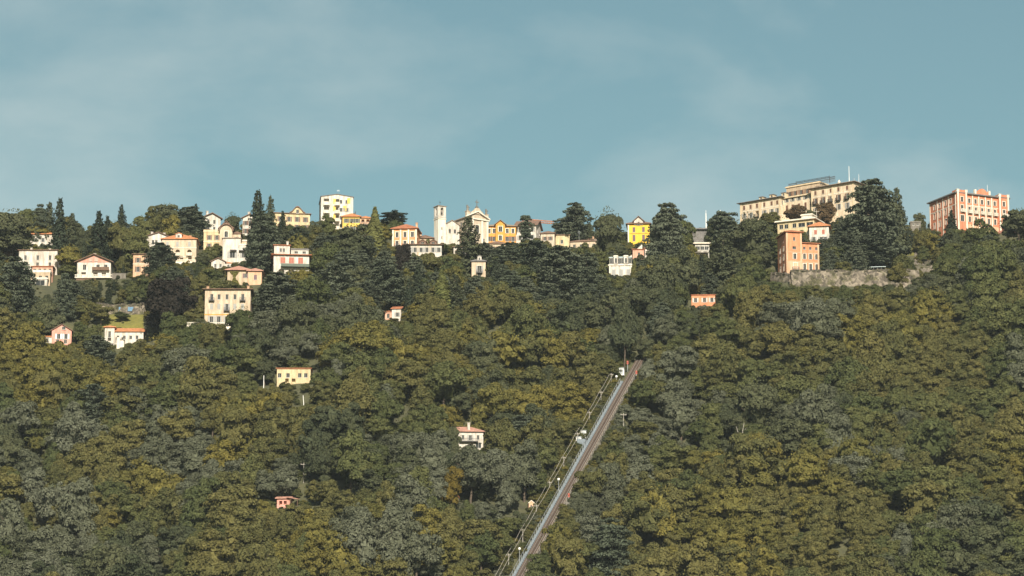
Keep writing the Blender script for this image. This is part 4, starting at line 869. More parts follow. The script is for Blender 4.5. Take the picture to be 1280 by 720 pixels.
block(th, W, 2.5, H, 'peach', front=row(.9, 1.1, .6, [.5]), roof='gabley', rmat='trim', pitch=40, oh=.15, found=4)
# small bright shed glimpsed lower left and centre
th, W, H, k = site('shed', 'tiny white shed roof showing through the trees below the white bungalow', 'tiny white shed', 134, 140, 451, 457, rot=25, D=2.5, vis=(133, 447, 141, 455), group='lone houses in the wood')
block(th, W, 2.5, H, 'white', front=row(.4, .9, .6, [.5]), roof='gabley', rmat='trim', pitch=28, oh=.2, found=4)
th, W, H, k = site('shed', 'tiny white shed beneath the amber tree in the lower wood', 'tiny amber-tree shed', 565, 572, 622, 628, rot=-10, D=2.2, vis=(565, 621, 572, 627), group='lone houses in the wood')
block(th, W, 2.2, H, 'white', front=row(.3, .9, .7, [.3], 'D'), roof='gablex', rmat='tileo', pitch=20, oh=.2, found=4)
# poles in the wood
def upole(px, py0, py1, label, mat='whitepaint', arm=True, lean=0):
    p = hit(px, py1+6); h = (py1+6-py0)*mpp(p)
    b = MB(); b.tube((0, 0, -2), (lean*h, 0, h), .13, .09, 8)
    if arm: b.box(lean*h-.9, lean*h+.9, -.07, .07, h-.6, h-.42); [b.tube((lean*h+x, 0, h-.42), (lean*h+x, 0, h-.15), .06) for x in (-.8, 0, .8)]
    o = b.build('utility_pole', P[mat], None, tuple(p)); tag(o, label, 'pole', 'utility poles in the wood'); RECTS.append((px-2, py0, px+2, py1, project(*p)[2]))
upole(329.5, 469, 482, 'white utility pole beside the dark tree by the long yellow house', arm=False)
upole(380.5, 494, 503, 'short white pole below the long yellow house in the wood', arm=False, lean=-.12)
upole(379.5, 578, 598, 'pale pole in the wood above the broken terracotta shed', 'palebark')
upole(779.5, 516, 536, 'concrete pole with crossarm standing close to the funicular track', 'palebark')
# ---------------------------------------------------------------- the ground
def axis(lo, hi, a, b, step, grow=1.35):
    v = list(np.arange(a, b+.01, step)); s = step
    while v[-1] < hi: s *= grow; v.append(v[-1]+s)
    s = step
    while v[0] > lo: s *= grow; v.insert(0, v[0]-s)
    return np.array(v)
gx = axis(-6000, 6000, -270, 270, 3.0); gy = axis(-3000, 9000, 930, 1370, 3.0)
X, Y = np.meshgrid(gx, gy); Zg = ground(X, Y)
def grid_mesh(name, X, Y, Z, mat):
    ny, nx = X.shape; me = bpy.data.meshes.new(name); nv = nx*ny
    me.vertices.add(nv); me.vertices.foreach_set('co', np.stack([X, Y, Z], -1).reshape(-1).astype(np.float32))
    i = (np.arange(ny-1)[:, None]*nx + np.arange(nx-1)[None, :]).reshape(-1)
    q = np.stack([i, i+1, i+nx+1, i+nx], -1).reshape(-1)
    me.loops.add(len(q)); me.loops.foreach_set('vertex_index', q); me.polygons.add(len(i)); me.polygons.foreach_set('loop_start', np.arange(len(i))*4)
    me.polygons.foreach_set('use_smooth', np.ones(len(i), bool)); me.update(); me.validate(); me.materials.append(mat); return me
def soil(name, c0, c1, c2, s=0.25):
    m, n = newmat(name); L = n.links
    out = N(n, 'ShaderNodeOutputMaterial'); b = N(n, 'ShaderNodeBsdfPrincipled'); b.inputs['Roughness'].default_value = 1
    tc = N(n, 'ShaderNodeTexCoord'); nz = N(n, 'ShaderNodeTexNoise'); nz.inputs['Scale'].default_value = s; nz.inputs['Detail'].default_value = 9; nz.inputs['Roughness'].default_value = 0.7
    r = ramp(n, .35, .65, c0, c1); e = r.color_ramp.elements.new(.5); e.color = (*c2, 1)
    bp = N(n, 'ShaderNodeBump'); bp.inputs['Strength'].default_value = 1; bp.inputs['Distance'].default_value = 0.5
    L.new(tc.outputs['Object'], nz.inputs['Vector']); L.new(nz.outputs['Fac'], r.inputs[0]); L.new(r.outputs[0], b.inputs['Base Color'])
    L.new(nz.outputs['Fac'], bp.inputs['Height']); L.new(bp.outputs[0], b.inputs['Normal']); L.new(b.outputs[0], out.inputs[0]); return m
g = link('hillside_ground', grid_mesh('hillside_ground', X, Y, Zg, soil('forest_floor', (.045, .043, .024), (.085, .08, .038), (.065, .066, .03)))); g['kind'] = 'structure'
def patch(name, x0, y0, x1, y1, mat, lift, n=16, bump=0, seed=0):
    rng = np.random.default_rng(seed); pts = np.array([[hit(x0+(x1-x0)*i/n, y1+(y0-y1)*j/n) for i in range(n+1)] for j in range(n+1)])
    Zp = ground(pts[..., 0], pts[..., 1]) + lift + (rng.uniform(-bump, bump, pts.shape[:2]) if bump else 0)
    Yp = pts[..., 1] + (rng.uniform(-bump, bump, pts.shape[:2]) if bump else 0)
    return link(name, grid_mesh(name, pts[..., 0], Yp, Zp, mat))
lawnm = soil('meadow_grass', (.12, .115, .025), (.19, .165, .035), (.15, .14, .03), .6)
for r_ in ((122, 394, 180, 410), (1116, 302, 1148, 320)):
    o = patch('lawn', *r_, lawnm, .12); o['kind'] = 'structure'
o = patch('rock_outcrop', 1143, 316, 1167, 341, P['rubble'], .3, 14, .55, 3); tag(o, 'bare tan rock face between the stone wall and the sloping lawn', 'rock')

# ---------------------------------------------------------------- funicular track
ta = np.array(TRK['a']); tdx, tdy = TRK['d']; TL = TRK['L']; ts = TRK['s']; tang = math.atan2(tdy, tdx)-math.pi/2
fun = thing('funicular_track', 'straight funicular railway track climbing steeply through the wood', 'railway', tuple(ta), tang)
S0, S1 = -45.0, TL-3
def strip(mb, x0, x1, z0, z1, a=S0, b_=S1):
    mb.hull([(x0, a, z0+a*ts), (x1, a, z0+a*ts), (x1, a, z1+a*ts), (x0, a, z1+a*ts)][::-1], [(x0, b_, z0+b_*ts), (x1, b_, z0+b_*ts), (x1, b_, z1+b_*ts), (x0, b_, z1+b_*ts)][::-1])
b = MB(); strip(b, -1.4, 1.4, -4.5, -.55); b.build('embankment', P['concrete'], fun)
b = MB(); strip(b, -1.3, 1.3, -.548, -.30); b.build('ballast', P['rust'], fun)
for x in (-.52, .52):
    b = MB(); strip(b, x-.07, x+.07, -.12, .08); b.build('rail', P['rail'], fun)
b = MB(); strip(b, -.05, .05, -.12, -.02); b.build('haul_cable', P['iron'], fun)
b = MB(); s = S0
while s < S1:
    b.box(-1.0, 1.0, s-.13, s+.13, -.30+s*ts, -.12+s*ts); s += .95
o = b.build('sleepers', P['sleeper'], fun); o['kind'] = 'stuff'
walk = link('walkway', None, fun)
b = MB(); s = S0
while s < TL*.86:        # stepped service walkway on the outer side
    b.box(-2.2, -1.42, s, s+1.19, -1.6+s*ts, -.05+(s+.6)*ts); s += 1.2
walk2 = b.build('walkway', P['walk'], fun)
COL.objects.unlink(walk); bpy.data.objects.remove(walk)
b = MB(); strip(b, 1.42, 1.6, -2.5, -.05, S0, TL*.93); b.build('side_wall', P['concrete'], fun)
for x, e in ((-2.28, TL*.86), (1.7, TL*.9)):
    b = MB(); strip(b, x-.04, x+.04, 1.0, 1.1, S0, e); s = S0
    while s < e: b.box(x-.035, x+.035, s, s+.07, -.3+s*ts, 1.0+s*ts); s += 2.4
    b.build('handrail', P['steel' if x < 0 else 'palebark'], fun)
for q in (.30, .50, .56, .62):
    b = MB(); s = TL*q; b.box(1.5, 2.4, s-.45, s+.45, s*ts-5, s*ts-.1); b.build('buttress', P['concrete'], fun)
s = TL*.575
b = MB(); b.box(-4.9, -2.3, s-3.2, s+3.2, s*ts-5.5, s*ts-.2); b.build('platform', P['walk'], fun)
c_, s_ = math.cos(tang), math.sin(tang)
def tw(x, s, z): return (ta[0]+x*c_-s*s_, ta[1]+x*s_+s*c_, ta[2]+z+s*ts)
def trackside(name, label, cat, x, s, build, group=None):
    return build(name, label, cat, tw(x, s, 0), group)
def cabinet(name, label, cat, loc, group):
    th = thing(name, label, cat, loc, tang, group)
    b = MB(); b.box(-.75, .75, -.6, .6, -.25, 2.0); b.build('body', P['whitepaint'], th)
    b = MB(); b.hull([(-.9, -.75, 2.002), (.9, -.75, 2.002), (.9, .75, 2.002), (-.9, .75, 2.002)], [(-.8, -.6, 2.25), (.8, -.6, 2.25), (.8, .6, 2.25), (-.8, .6, 2.25)]); b.build('lid', P['steel'], th)
    b = MB(); b.box(-.5, .5, -.64, -.602, .1, 1.8); b.build('door', P['steel'], th)
cabinet('equipment_cabinet', 'white equipment cabinet at the upper end of the trackside platform', 'cabinet', tw(-4.0, TL*.575+2.2, -.2), 'cabinets on the trackside platform')
cabinet('equipment_cabinet', 'white equipment cabinet at the lower end of the trackside platform', 'cabinet', tw(-4.4, TL*.575-2.3, -.2), 'cabinets on the trackside platform')
cabinet('equipment_cabinet', 'white equipment cabinet by the upper end of the funicular walkway', 'cabinet', tw(-3.2, TL*.90, -.4), 'cabinets on the trackside platform')
def signal(label, loc, col):
    th = thing('track_signal', label, 'signal', loc, tang, 'signals along the funicular')
    b = MB(); b.tube((0, 0, -2.2), (0, 0, 2.0), .10, .08); b.build('post', P['steel'], th)
    b = MB(); b.box(-.28, .28, -.12, .12, 1.1, 2.2); b.tube((0, -.12, 1.8), (0, -.34, 1.8), .2, .2, 10); b.build('lamp_box', P[col], th)
signal('red signal box on a post by the upper funicular track', tw(-2.4, TL*.93, 0), 'redpaint')
signal('red trackside signal across from the white cabinet on the upper track', tw(2.4, TL*.875, 0), 'redpaint')
signal('red trackside signal on the lower stretch of the funicular', tw(2.4, TL*.30, 0), 'redpaint')
def lamp(label, loc):
    th = thing('track_lamp', label, 'lamp', loc, tang, 'lamps along the funicular walkway')
    b = MB(); b.tube((0, 0, -1.5), (0, 0, 2.2), .07, .05); b.build('post', P['steel'], th)
    b = MB(); b.lathe([(.02, 2.1), (.3, 2.2), (.42, 2.5), (.3, 2.8), (.02, 2.92)], 10); b.build('globe', P['whitepaint'], th)
for q, w in ((.845, 'near the upper cabinet'), (.36, 'near the narrow peach hut'), (.07, 'at the foot of the visible track')): lamp('white globe lamp on the funicular walkway ' + w, tw(-3.0, TL*q, 0))
# pole line with cables beside the track
posts = []
for i, q in enumerate((-.10, .04, .14, .24, .34, .45, .56, .66, .76, .85)):
    pth = thing('cable_post', 'slim timber post carrying cables alongside the funicular walkway', 'post', tw(-4.9, TL*q, -1.2), tang, 'posts of the trackside cable line')
    b = MB(); b.tube((0, 0, -3), (0, 0, 4.6), .13, .09, 8); b.build('pole', P['palebark'], pth)
    b = MB(); b.box(-.75, .75, -.06, .06, 4.1, 4.25); b.build('crossarm', P['palebark'], pth)
    posts.append(np.array(tw(-4.9, TL*q, -1.2)) + np.array([0, 0, 4.3]))
for off, nm in ((-.6, 'upper'), (.6, 'lower')):
    b = MB(); o0 = posts[0].copy()
    for a_, c2 in zip(posts[:-1], posts[1:]):
        pr = None
        for t in np.linspace(0, 1, 7):
            q = a_*(1-t)+c2*t - o0; q = q + np.array([off*c_, off*s_, -0.5*4*t*(1-t)*.7])
            if pr is not None: b.tube(pr, q, .055, n=4)
            pr = q
    o = b.build('overhead_cable', P['palebark'], None, tuple(o0)); tag(o, 'sagging pale cable strung on the posts beside the funicular', 'cable', 'cables of the trackside line')

# ---------------------------------------------------------------- trees
LEAF = dict(
    olive=leaf('foliage_olive', (.084, .087, .037), (.145, .130, .048)), green=leaf('foliage_green', (.064, .078, .034), (.118, .120, .048)),
    grey=leaf('foliage_grey_green', (.086, .092, .056), (.138, .145, .102)), yellow=leaf('foliage_yellow_green', (.104, .102, .036), (.182, .155, .043)),
    dark=leaf('foliage_dark', (.056, .066, .038), (.098, .102, .055)), amber=leaf('foliage_amber', (.125, .095, .024), (.165, .122, .03)),
    cedar=leaf('needles_cedar', (.070, .084, .057), (.115, .128, .088), .2), spruce=leaf('needles_spruce', (.038, .050, .034), (.066, .078, .048), .12),
    copper=leaf('foliage_copper', (.020, .018, .015), (.032, .027, .022), .1), cypress=leaf('foliage_cypress', (.085, .098, .034), (.13, .13, .048), .15),
    russet=leaf('foliage_russet', (.11, .075, .045), (.15, .105, .055)), pine=leaf('needles_pine', (.068, .078, .046), (.10, .108, .062), .12))
def cards(pos, nrm, size, rng, aspect=.75):
    n = len(pos); nrm = nrm/(np.linalg.norm(nrm, axis=1, keepdims=True)+1e-9)
    r = rng.normal(size=(n, 3)); t = np.cross(nrm, r); t /= np.linalg.norm(t, axis=1, keepdims=True)+1e-9; w = np.cross(nrm, t)
    out = np.empty((n, 4, 3))
    for k, (a, b_) in enumerate(((1, .15), (-.1, 1), (-1, -.2), (.15, -1))):
        j = rng.uniform(.7, 1.25, (n, 1))*size[:, None]
        out[:, k] = pos + t*a*j + w*b_*j*aspect + nrm*rng.uniform(-.15, .15, (n, 1))*size[:, None]
    return out.reshape(-1, 3)
def card_mesh(name, V, mat):
    nv = len(V); nq = nv//4; me = bpy.data.meshes.new(name)
    me.vertices.add(nv); me.vertices.foreach_set('co', V.reshape(-1).astype(np.float32))
    me.loops.add(nv); me.loops.foreach_set('vertex_index', np.arange(nv)); me.polygons.add(nq); me.polygons.foreach_set('loop_start', np.arange(nq)*4)
    me.update(); me.validate(); me.materials.append(mat); return me
def sph(rng, n):
    d = rng.normal(size=(n, 3)); return d/np.linalg.norm(d, axis=1, keepdims=True)
def crown_broad(seed, R=5.5, zc=6.9, hz=5.4, nl=40, nc=7600, sz=.28, flat=.72, name='crown', mat=None):
    rng = np.random.default_rng(seed)
    d = sph(rng, nl*3); d = d[d[:, 2] > -.75][:nl]; nl = len(d)
    sc = np.array([R, R, hz])*rng.uniform(.85, 1.1, 3)
    c = d*sc*rng.uniform(.38, .90, (nl, 1)) + rng.normal(size=(nl, 3))*.35; rl = R*rng.choice([.17, .23, .30, .38], nl)*rng.uniform(.85, 1.15, nl)
    fl = np.array([1, 1, flat]); n = nc*4
    li = rng.choice(nl, n, p=rl**2/np.sum(rl**2)); u = sph(rng, n); u[:, 2] = np.where(u[:, 2] < -.4, -u[:, 2], u[:, 2])
    pos = c[li] + u*fl*rl[li][:, None]*rng.uniform(.80, 1.08, (n, 1))
    keep = np.ones(n, bool)
    for j in range(nl):
        q = np.linalg.norm((pos-c[j])/(fl*rl[j]), axis=1); keep &= ~((q < .80) & (li != j))
    idx = np.nonzero(keep)[0][:nc]; pos, u = pos[idx], u[idx]
    nr = u*np.array([1, 1, 1.4]) + rng.normal(size=u.shape)*.42 + np.array([0, 0, .25])
    V = [cards(pos, nr, sz*rng.uniform(.55, 1.35, len(pos)), rng)]
    m = 260; u = sph(rng, m); V.append(cards(u*sc*rng.uniform(.3, .62, (m, 1)), u+rng.normal(size=u.shape)*.4, np.full(m, 1.1), rng))
    m = 240; u = sph(rng, m); u[:, 2] = np.abs(u[:, 2])*1.1-.2; V.append(cards(u*sc*rng.uniform(.95, 1.14, (m, 1)), rng.normal(size=u.shape), np.full(m, sz*.8), rng))
    V = np.concatenate(V); V[:, 2] += zc; return card_mesh(name, V, mat)
def crown_cedar(seed, H=16, R=6.5, tiers=13, sz=.31, mat=None, low=.16, umb=False):
    rng = np.random.default_rng(seed); V = []
    for k in range(tiers):
        h = low + (1.0-low-.03)*k/(tiers-1) + rng.uniform(-.015, .015)
        if umb: r = R*(.35+.65*h)*(1 if h < .85 else .8)
        else: r = R*math.sqrt(max(.02, 1-((h-.33)/.70)**2))
        nb = 5 + int(rng.integers(0, 4)) if h < .9 else 4; a0 = rng.uniform(0, 6.28)
        for q in range(nb):
            a = a0 + 6.283*q/nb + rng.uniform(-.3, .3); L = r*rng.uniform(.6, 1.12)
            for f in (.25, .55, .8, 1.0):
                pr = max(.55, r*.27*rng.uniform(.7, 1.25)*(1.1-.3*f)); m = int(24 + 36*pr)
                u = sph(rng, m); u[:, 2] = np.abs(u[:, 2])*rng.choice([1, 1, 1, -1], m)
                p = u*np.array([pr, pr, pr*.34]) + np.array([math.cos(a)*L*f, math.sin(a)*L*f, h*H + .10*L*f - .10*L*f*f*1.6 + rng.uniform(-.15, .15)])
                V.append(cards(p, u*.5+rng.normal(size=u.shape)*.38+np.array([0, 0, .65]), sz*rng.uniform(.6, 1.3, m), rng))
    return card_mesh('crown', np.concatenate(V), mat)
def crown_spruce(seed, H=17, R=3.1, mat=None, sz=.27, power=.55, low=.05):
    rng = np.random.default_rng(seed); V = []; tiers = 26
    for k in range(tiers):
        h = low + (.985-low)*k/(tiers-1); r = R*(1-h)**power*rng.uniform(.70, 1.2) + .22; nb = max(4, int(5+5*(1-h))); a0 = rng.uniform(0, 6.28)
        for q in range(nb):
            a = a0+6.283*q/nb+rng.uniform(-.3, .3); L = r*rng.uniform(.55, 1.25); m = int(14+17*L)
            f = np.sqrt(rng.uniform(.02, 1, m)); w = rng.normal(size=m)*.17*(1.3-f)*r
            p = np.stack([math.cos(a)*L*f - math.sin(a)*w, math.sin(a)*L*f + math.cos(a)*w, h*H - .38*L*f + .12*L*f*f + rng.normal(size=m)*.20], -1)
            nr = np.array([math.cos(a)*.5, math.sin(a)*.5, .75]) + rng.normal(size=(m, 3))*.42
            V.append(cards(p, nr, sz*rng.uniform(.6, 1.3, m)*(1.15-.4*h), rng))
    return card_mesh('crown', np.concatenate(V), mat)
def crown_column(seed, H=11, R=1.25, mat=None, sz=.28):
    rng = np.random.default_rng(seed); n = 2600; z = rng.uniform(.04, 1, n)**.9; a = rng.uniform(0, 6.283, n)
    prof = R*np.sin(np.pi*np.clip(z, 0, 1)**.75*.93+.18)*(1+.14*np.sin(a*3+z*11)); r = prof*rng.uniform(.78, 1.08, n)
    p = np.stack([r*np.cos(a), r*np.sin(a), z*H], -1); nr = np.stack([np.cos(a), np.sin(a), np.full(n, .45)], -1) + rng.normal(size=(n, 3))*.35
    return card_mesh('crown', cards(p, nr, sz*rng.uniform(.6, 1.3, n), rng, .55), mat)
def trunk_mesh(seed, H, r0, limbs, R, top=.75, mat='bark'):
    rnd = random.Random(seed); b = MB(); p = np.array([0, 0, -1.2]); n = 5
    for i in range(n):
        q = np.array([rnd.uniform(-.25, .25), rnd.uniform(-.25, .25), -1.2+(H*top+1.2)*(i+1)/n]); b.tube(p, q, r0*(1.25-.9*i/n), r0*(1.25-.9*(i+1)/n), 8); p = q
    for i in range(limbs):
        a = rnd.uniform(0, 6.28); z = H*rnd.uniform(.25, .65); m = np.array([math.cos(a)*R*.3, math.sin(a)*R*.3, z+H*.10]); e = np.array([math.cos(a)*R*.68, math.sin(a)*R*.68, z+H*.20])
        b.tube((0, 0, z), m, r0*.45, r0*.28, 6); b.tube(m, e, r0*.28, r0*.10, 6)
    return b.mesh('trunk', P[mat])
PROTO = {}      # species -> list of (crown mesh, trunk mesh), nominal height, nominal crown radius
def proto(sp, lst, H, R): PROTO[sp] = (lst, H, R)
TB = [trunk_mesh(i, 12, .28, 6, 5.5) for i in range(3)]; TC = [trunk_mesh(10, 16, .42, 9, 5, .95)]; TS = [trunk_mesh(20, 17, .26, 5, 1.5, .97)]; TY = [trunk_mesh(30, 11, .18, 3, .8, .9)]
sd0 = 100
SHAPES = [dict(flat=.65), dict(flat=.85, hz=6.0, zc=6.6, R=4.9, nl=34), dict(flat=.55, hz=4.6, zc=7.4, nl=32), dict(flat=.75, hz=6.4, zc=6.3, R=4.5, nl=46), dict(flat=.7, hz=5.0, R=5.8, zc=7.0, nl=50)]
for sp, n in (('olive', 6), ('green', 5), ('grey', 5), ('yellow', 5), ('dark', 5), ('amber', 2), ('russet', 2)):
    proto(sp, [(crown_broad(sd0+i, mat=LEAF[sp], sz=.25 if sp == 'grey' else .28, **SHAPES[i % 5]), TB[i % 3]) for i in range(n)], 12.2, 5.6); sd0 += 17
proto('copper', [(crown_broad(900, R=5.5, nl=60, hz=5.6, zc=6.8, nc=8200, sz=.30, flat=.8, mat=LEAF['copper']), TB[0])], 12.4, 5.6)
proto('cedar', [(crown_cedar(300+i, mat=LEAF['cedar']), TC[0]) for i in range(5)], 16, 6.6)
proto('umbrella', [(crown_cedar(340+i, R=5, low=.45, tiers=8, umb=True, mat=LEAF['cedar']), TC[0]) for i in range(2)], 16, 5)
proto('spruce', [(crown_spruce(400+i, R=3.0, mat=LEAF['spruce']), TS[0]) for i in range(4)], 17, 3.3)
proto('pine', [(crown_spruce(440+i, R=3.6, power=.45, mat=LEAF['pine'], low=.12), TS[0]) for i in range(3)], 17, 3.7)
proto('cypress', [(crown_column(500+i, mat=LEAF['cypress']), TY[0]) for i in range(2)], 11, 1.35)
NAMES = dict(olive='broadleaf_tree', green='broadleaf_tree', grey='broadleaf_tree', yellow='broadleaf_tree', dark='broadleaf_tree', amber='broadleaf_tree', russet='broadleaf_tree',
             copper='copper_beech', cedar='cedar_tree', umbrella='cedar_tree', spruce='spruce_tree', pine='pine_tree', cypress='cypress_tree')
ADJ = dict(olive='olive-green broadleaf tree', green='mid-green broadleaf tree', grey='silvery grey-green broadleaf tree', yellow='yellow-green broadleaf tree', dark='dark green broadleaf tree',
           amber='amber autumn tree', russet='russet-brown tree', copper='almost black copper beech', cedar='spreading layered cedar', umbrella='umbrella-topped cedar', spruce='dark pointed spruce', pine='light feathery pine', cypress='slim light green cypress')
rt = random.Random(7)
CROWNS = {}
def plant(sp, x, y, z, sxy, sz, label, group, vi=None):
    lst, H, R = PROTO[sp]; i = rt.randrange(len(lst)) if vi is None else vi % len(lst); cm, tm = lst[i]
    th = thing(NAMES[sp], label, 'tree', (x, y, z-.25), rt.uniform(0, 6.283), group); th.scale = (sxy*rt.uniform(.92, 1.08), sxy*rt.uniform(.92, 1.08), sz)
    link('trunk', tm, th); c = link('crown', cm, th); CROWNS.setdefault((sp, i), c)
    return th
# trees one can name: species, px, py of the top, py of the foot, crown width in px, where
HAND = [
 ('dark',14,262,330,62,'behind the brown timber cabin'),('green',20,286,316,40,'beside the brown timber cabin'),('green',34,258,306,34,'behind the small white hipped house'),
 ('cedar',49,255,304,28,'above the small white hipped house'),('pine',61,252,306,24,'next to the tallest spruce'),('spruce',73,247,334,30,'beside the small white hipped house, tallest on its stretch of ridge'),
 ('pine',89,266,322,26,'between the tallest spruce and the pink gabled chalet'),('yellow',46,274,306,40,'behind the red roof of the small white hipped house'),('cedar',18,321,402,60,'below the brown timber cabin'),
 ('spruce',122,263,336,32,'behind the pink gabled chalet'),('spruce',133,269,334,24,'behind the pink gabled chalet, shorter of the pair'),('spruce',151,255,304,22,'on the ridge beyond the peach house'),
 ('dark',207,252,304,50,'on the ridge above the white gabled house'),('green',176,268,314,40,'on the ridge above the peach house behind the cedar'),('olive',150,278,334,40,'between the chalet and the peach house'),
 ('green',170,284,338,34,'just uphill of the peach house'),('cedar',238,258,304,46,'behind the cream villa with orange roof'),('spruce',244,254,304,18,'rising out of the cedar behind the cream orange-roofed villa'),
 ('cedar',200,303,350,46,'in front of the peach house'),('copper',212,340,428,66,'beside the large square cream villa'),('dark',290,266,302,24,'on the ridge behind the curved-gable villa'),
 ('spruce',321,237,326,34,'on the ridge beside the pale yellow ridge villa, tallest of all'),('pine',337,244,326,22,'just beside the tallest ridge spruce'),('cedar',331,270,342,50,'between the white blocky house and the red-shuttered house'),
 ('spruce',353,263,312,18,'in front of the pale yellow ridge villa'),('cedar',372,283,318,34,'below the pale yellow ridge villa'),('cedar',347,340,402,62,'just below the white house with red shutters'),
 ('yellow',378,334,372,34,'at the foot of the white house with red shutters'),('dark',438,279,348,72,'in front of the golden house with orange roof'),('green',414,302,364,46,'beside the white house with red shutters'),
 ('cedar',416,330,392,56,'below the big dark tree under the apartment block'),('cypress',468,259,342,26,'beside the golden house with orange roof'),('umbrella',492,264,298,34,'behind the salmon villa near the bell tower'),
 ('copper',503,302,354,26,'in front of the salmon villa near the bell tower'),('cedar',483,324,390,54,'below the salmon villa near the bell tower'),('olive',536,320,370,44,'below the long white building'),
 ('pine',586,270,342,42,'in front of the church'),('cedar',606,303,340,34,'between the church and the small grey-roofed villa'),('green',562,318,372,40,'below the long white building and the church'),
 ('umbrella',657,268,326,20,'in front of the white house under the crane'),('cedar',668,300,362,66,'below the white house under the crane'),('cedar',636,303,352,50,'below the orange gabled house'),
 ('cedar',700,308,384,70,'below the pale cube house'),('cedar',720,253,300,48,'behind the pale cube house, standing on the skyline'),('umbrella',703,274,300,30,'beside the big skyline cedar'),
 ('dark',760,261,334,44,'between the skyline cedar and the bright yellow house'),('cedar',834,254,346,56,'beside the bright yellow house'),('green',852,272,330,34,'between the yellow house cedar and the upper station'),
 ('yellow',866,308,348,26,'beside the upper station'),('dark',826,318,396,46,'below the small pink stair cottage'),('cypress',793,324,352,10,'in front of the glazed conservatory villa'),
 ('cypress',803,324,353,10,'second in the row by the glazed conservatory villa'),('cypress',811,337,355,11,'third and shortest in the row by the glazed conservatory villa'),('spruce',877,318,374,24,'below the upper station'),
 ('umbrella',905,264,342,40,'beside the upper station and its mast'),('dark',937,268,334,56,'below the near end of the beige hotel'),('pine',905,290,372,46,'between the upper station and the big dark tree'),
 ('dark',922,312,352,44,'beside the tall salmon villa'),('cedar',1092,224,332,72,'on the skyline between the two hotels, largest of all'),('pine',1123,234,322,32,'leaning out beside the largest skyline cedar'),
 ('cedar',1060,288,336,44,'between the salmon villa and the largest skyline cedar'),('cedar',1092,292,337,50,'at the foot of the largest skyline cedar'),('green',1046,306,337,30,'beside the tall salmon villa above the stone wall'),
 ('dark',1150,264,288,26,'dome-shaped on the saddle by the red and white hotel'),('spruce',1190,262,306,22,'in front of the red and white hotel'),('dark',1169,274,294,22,'low and round beside the red and white hotel'),
 ('green',1226,279,330,52,'in front of the red and white hotel'),('dark',1274,258,312,44,'behind the red and white hotel at its podium'),('green',1204,285,326,34,'below the front of the red and white hotel'),
 ('olive',962,264,298,34,'in front of the near wing of the beige hotel'),('russet',996,256,292,36,'in front of the middle of the beige hotel'),('russet',1030,255,290,34,'in front of the far wing of the beige hotel'),('dark',1010,260,294,24,'between the two russet trees'),
 ('cedar',828,377,434,32,'beside the top of the funicular track'),('dark',781,376,462,34,'at the top of the funicular track'),('spruce',511,348,402,20,'beside the small white woodland house'),
 ('cypress',552,338,404,26,'below the white cottage under the church'),('pine',568,342,404,30,'below the small grey-roofed villa'),('yellow',596,514,550,34,'behind the pink-roofed white house'),
 ('cedar',655,518,582,62,'beside the pink-roofed white house'),('dark',568,529,572,20,'hiding the end of the pink-roofed white house'),('amber',563,584,640,34,'over the tiny white shed in the lower wood'),
 ('yellow',632,572,614,40,'near the pink-roofed white house and the track'),('dark',330,446,482,34,'beside the long yellow house in the wood'),('cedar',80,340,404,28,'below the large white stepped house'),('dark',60,372,420,40,'behind the pink gabled cottage'),
 ('olive',126,378,410,28,'beside the pale terrace wall above the bungalow'),('green',152,391,403,20,'on the lawn below the pale terrace wall'),('green',409,266,304,28,'in front of the tall white apartment block'),('dark',392,276,312,24,'between the pale yellow ridge villa and the apartment block'),
 ('dark',806,420,456,30,'closing over the top end of the funicular track'),('yellow',696,652,714,46,'crowding the lower funicular track'),('olive',741,578,642,40,'crowding the funicular track across from the platform'),('green',672,690,740,40,'at the foot of the visible funicular track'),
 ('cedar',120,418,462,40,'between the pink gabled cottage and the bungalow'),('green',300,380,432,36,'at the corner of the large square cream villa'),('yellow',205,416,456,50,'below the copper beech'),
 ('dark',700,376,428,60,'in the dark stand above the funicular'),('dark',745,372,428,60,'in the dark stand above the funicular, on the track side'),('green',660,378,440,44,'at the edge of the dark stand above the funicular'),
]
TREES = []
for n_, (sp, px, pt, pb, w, where) in enumerate(HAND):
    p = hit(px, pb); p = p + np.array([0, 9.0 if pb <= 301 else 0, 0]); p[0] *= p[1]/(p[1]-(9.0 if pb <= 301 else 0)); z = float(ground(p[0], p[1])); k = mpp((p[0], p[1], z)); lst, H0, R0 = PROTO[sp]
    top = ray(px, pt); zt = CAMZ + top[2]*p[1]/top[1]; h = max(4, zt-z)
    plant(sp, p[0], p[1], z, w*k/2/R0, h/H0, ADJ[sp] + ' ' + where, 'named trees among the hilltop houses', vi=n_)
    TREES.append((p[0], p[1], w*k/2))
# ivy on the cottage: many small leaves hugging the wall
ith, iW, iH = IVY; rng = np.random.default_rng(5); n = 900
u = rng.uniform(-iW*.42, -iW*.16, n); v = rng.uniform(-1, iH-.5, n); keep = np.abs(u+iW*.29) < iW*.13*(.6+.4*np.sin(v*1.3+1)); u, v = u[keep], v[keep]
pos = np.stack([u, -rng.uniform(.05, .5, len(u)), v], -1)
o = link('ivy', card_mesh('ivy', cards(pos, np.array([0, -1, .5])+rng.normal(size=pos.shape)*.4, np.full(len(u), .3), rng), LEAF['yellow']), ith); o['kind'] = 'stuff'

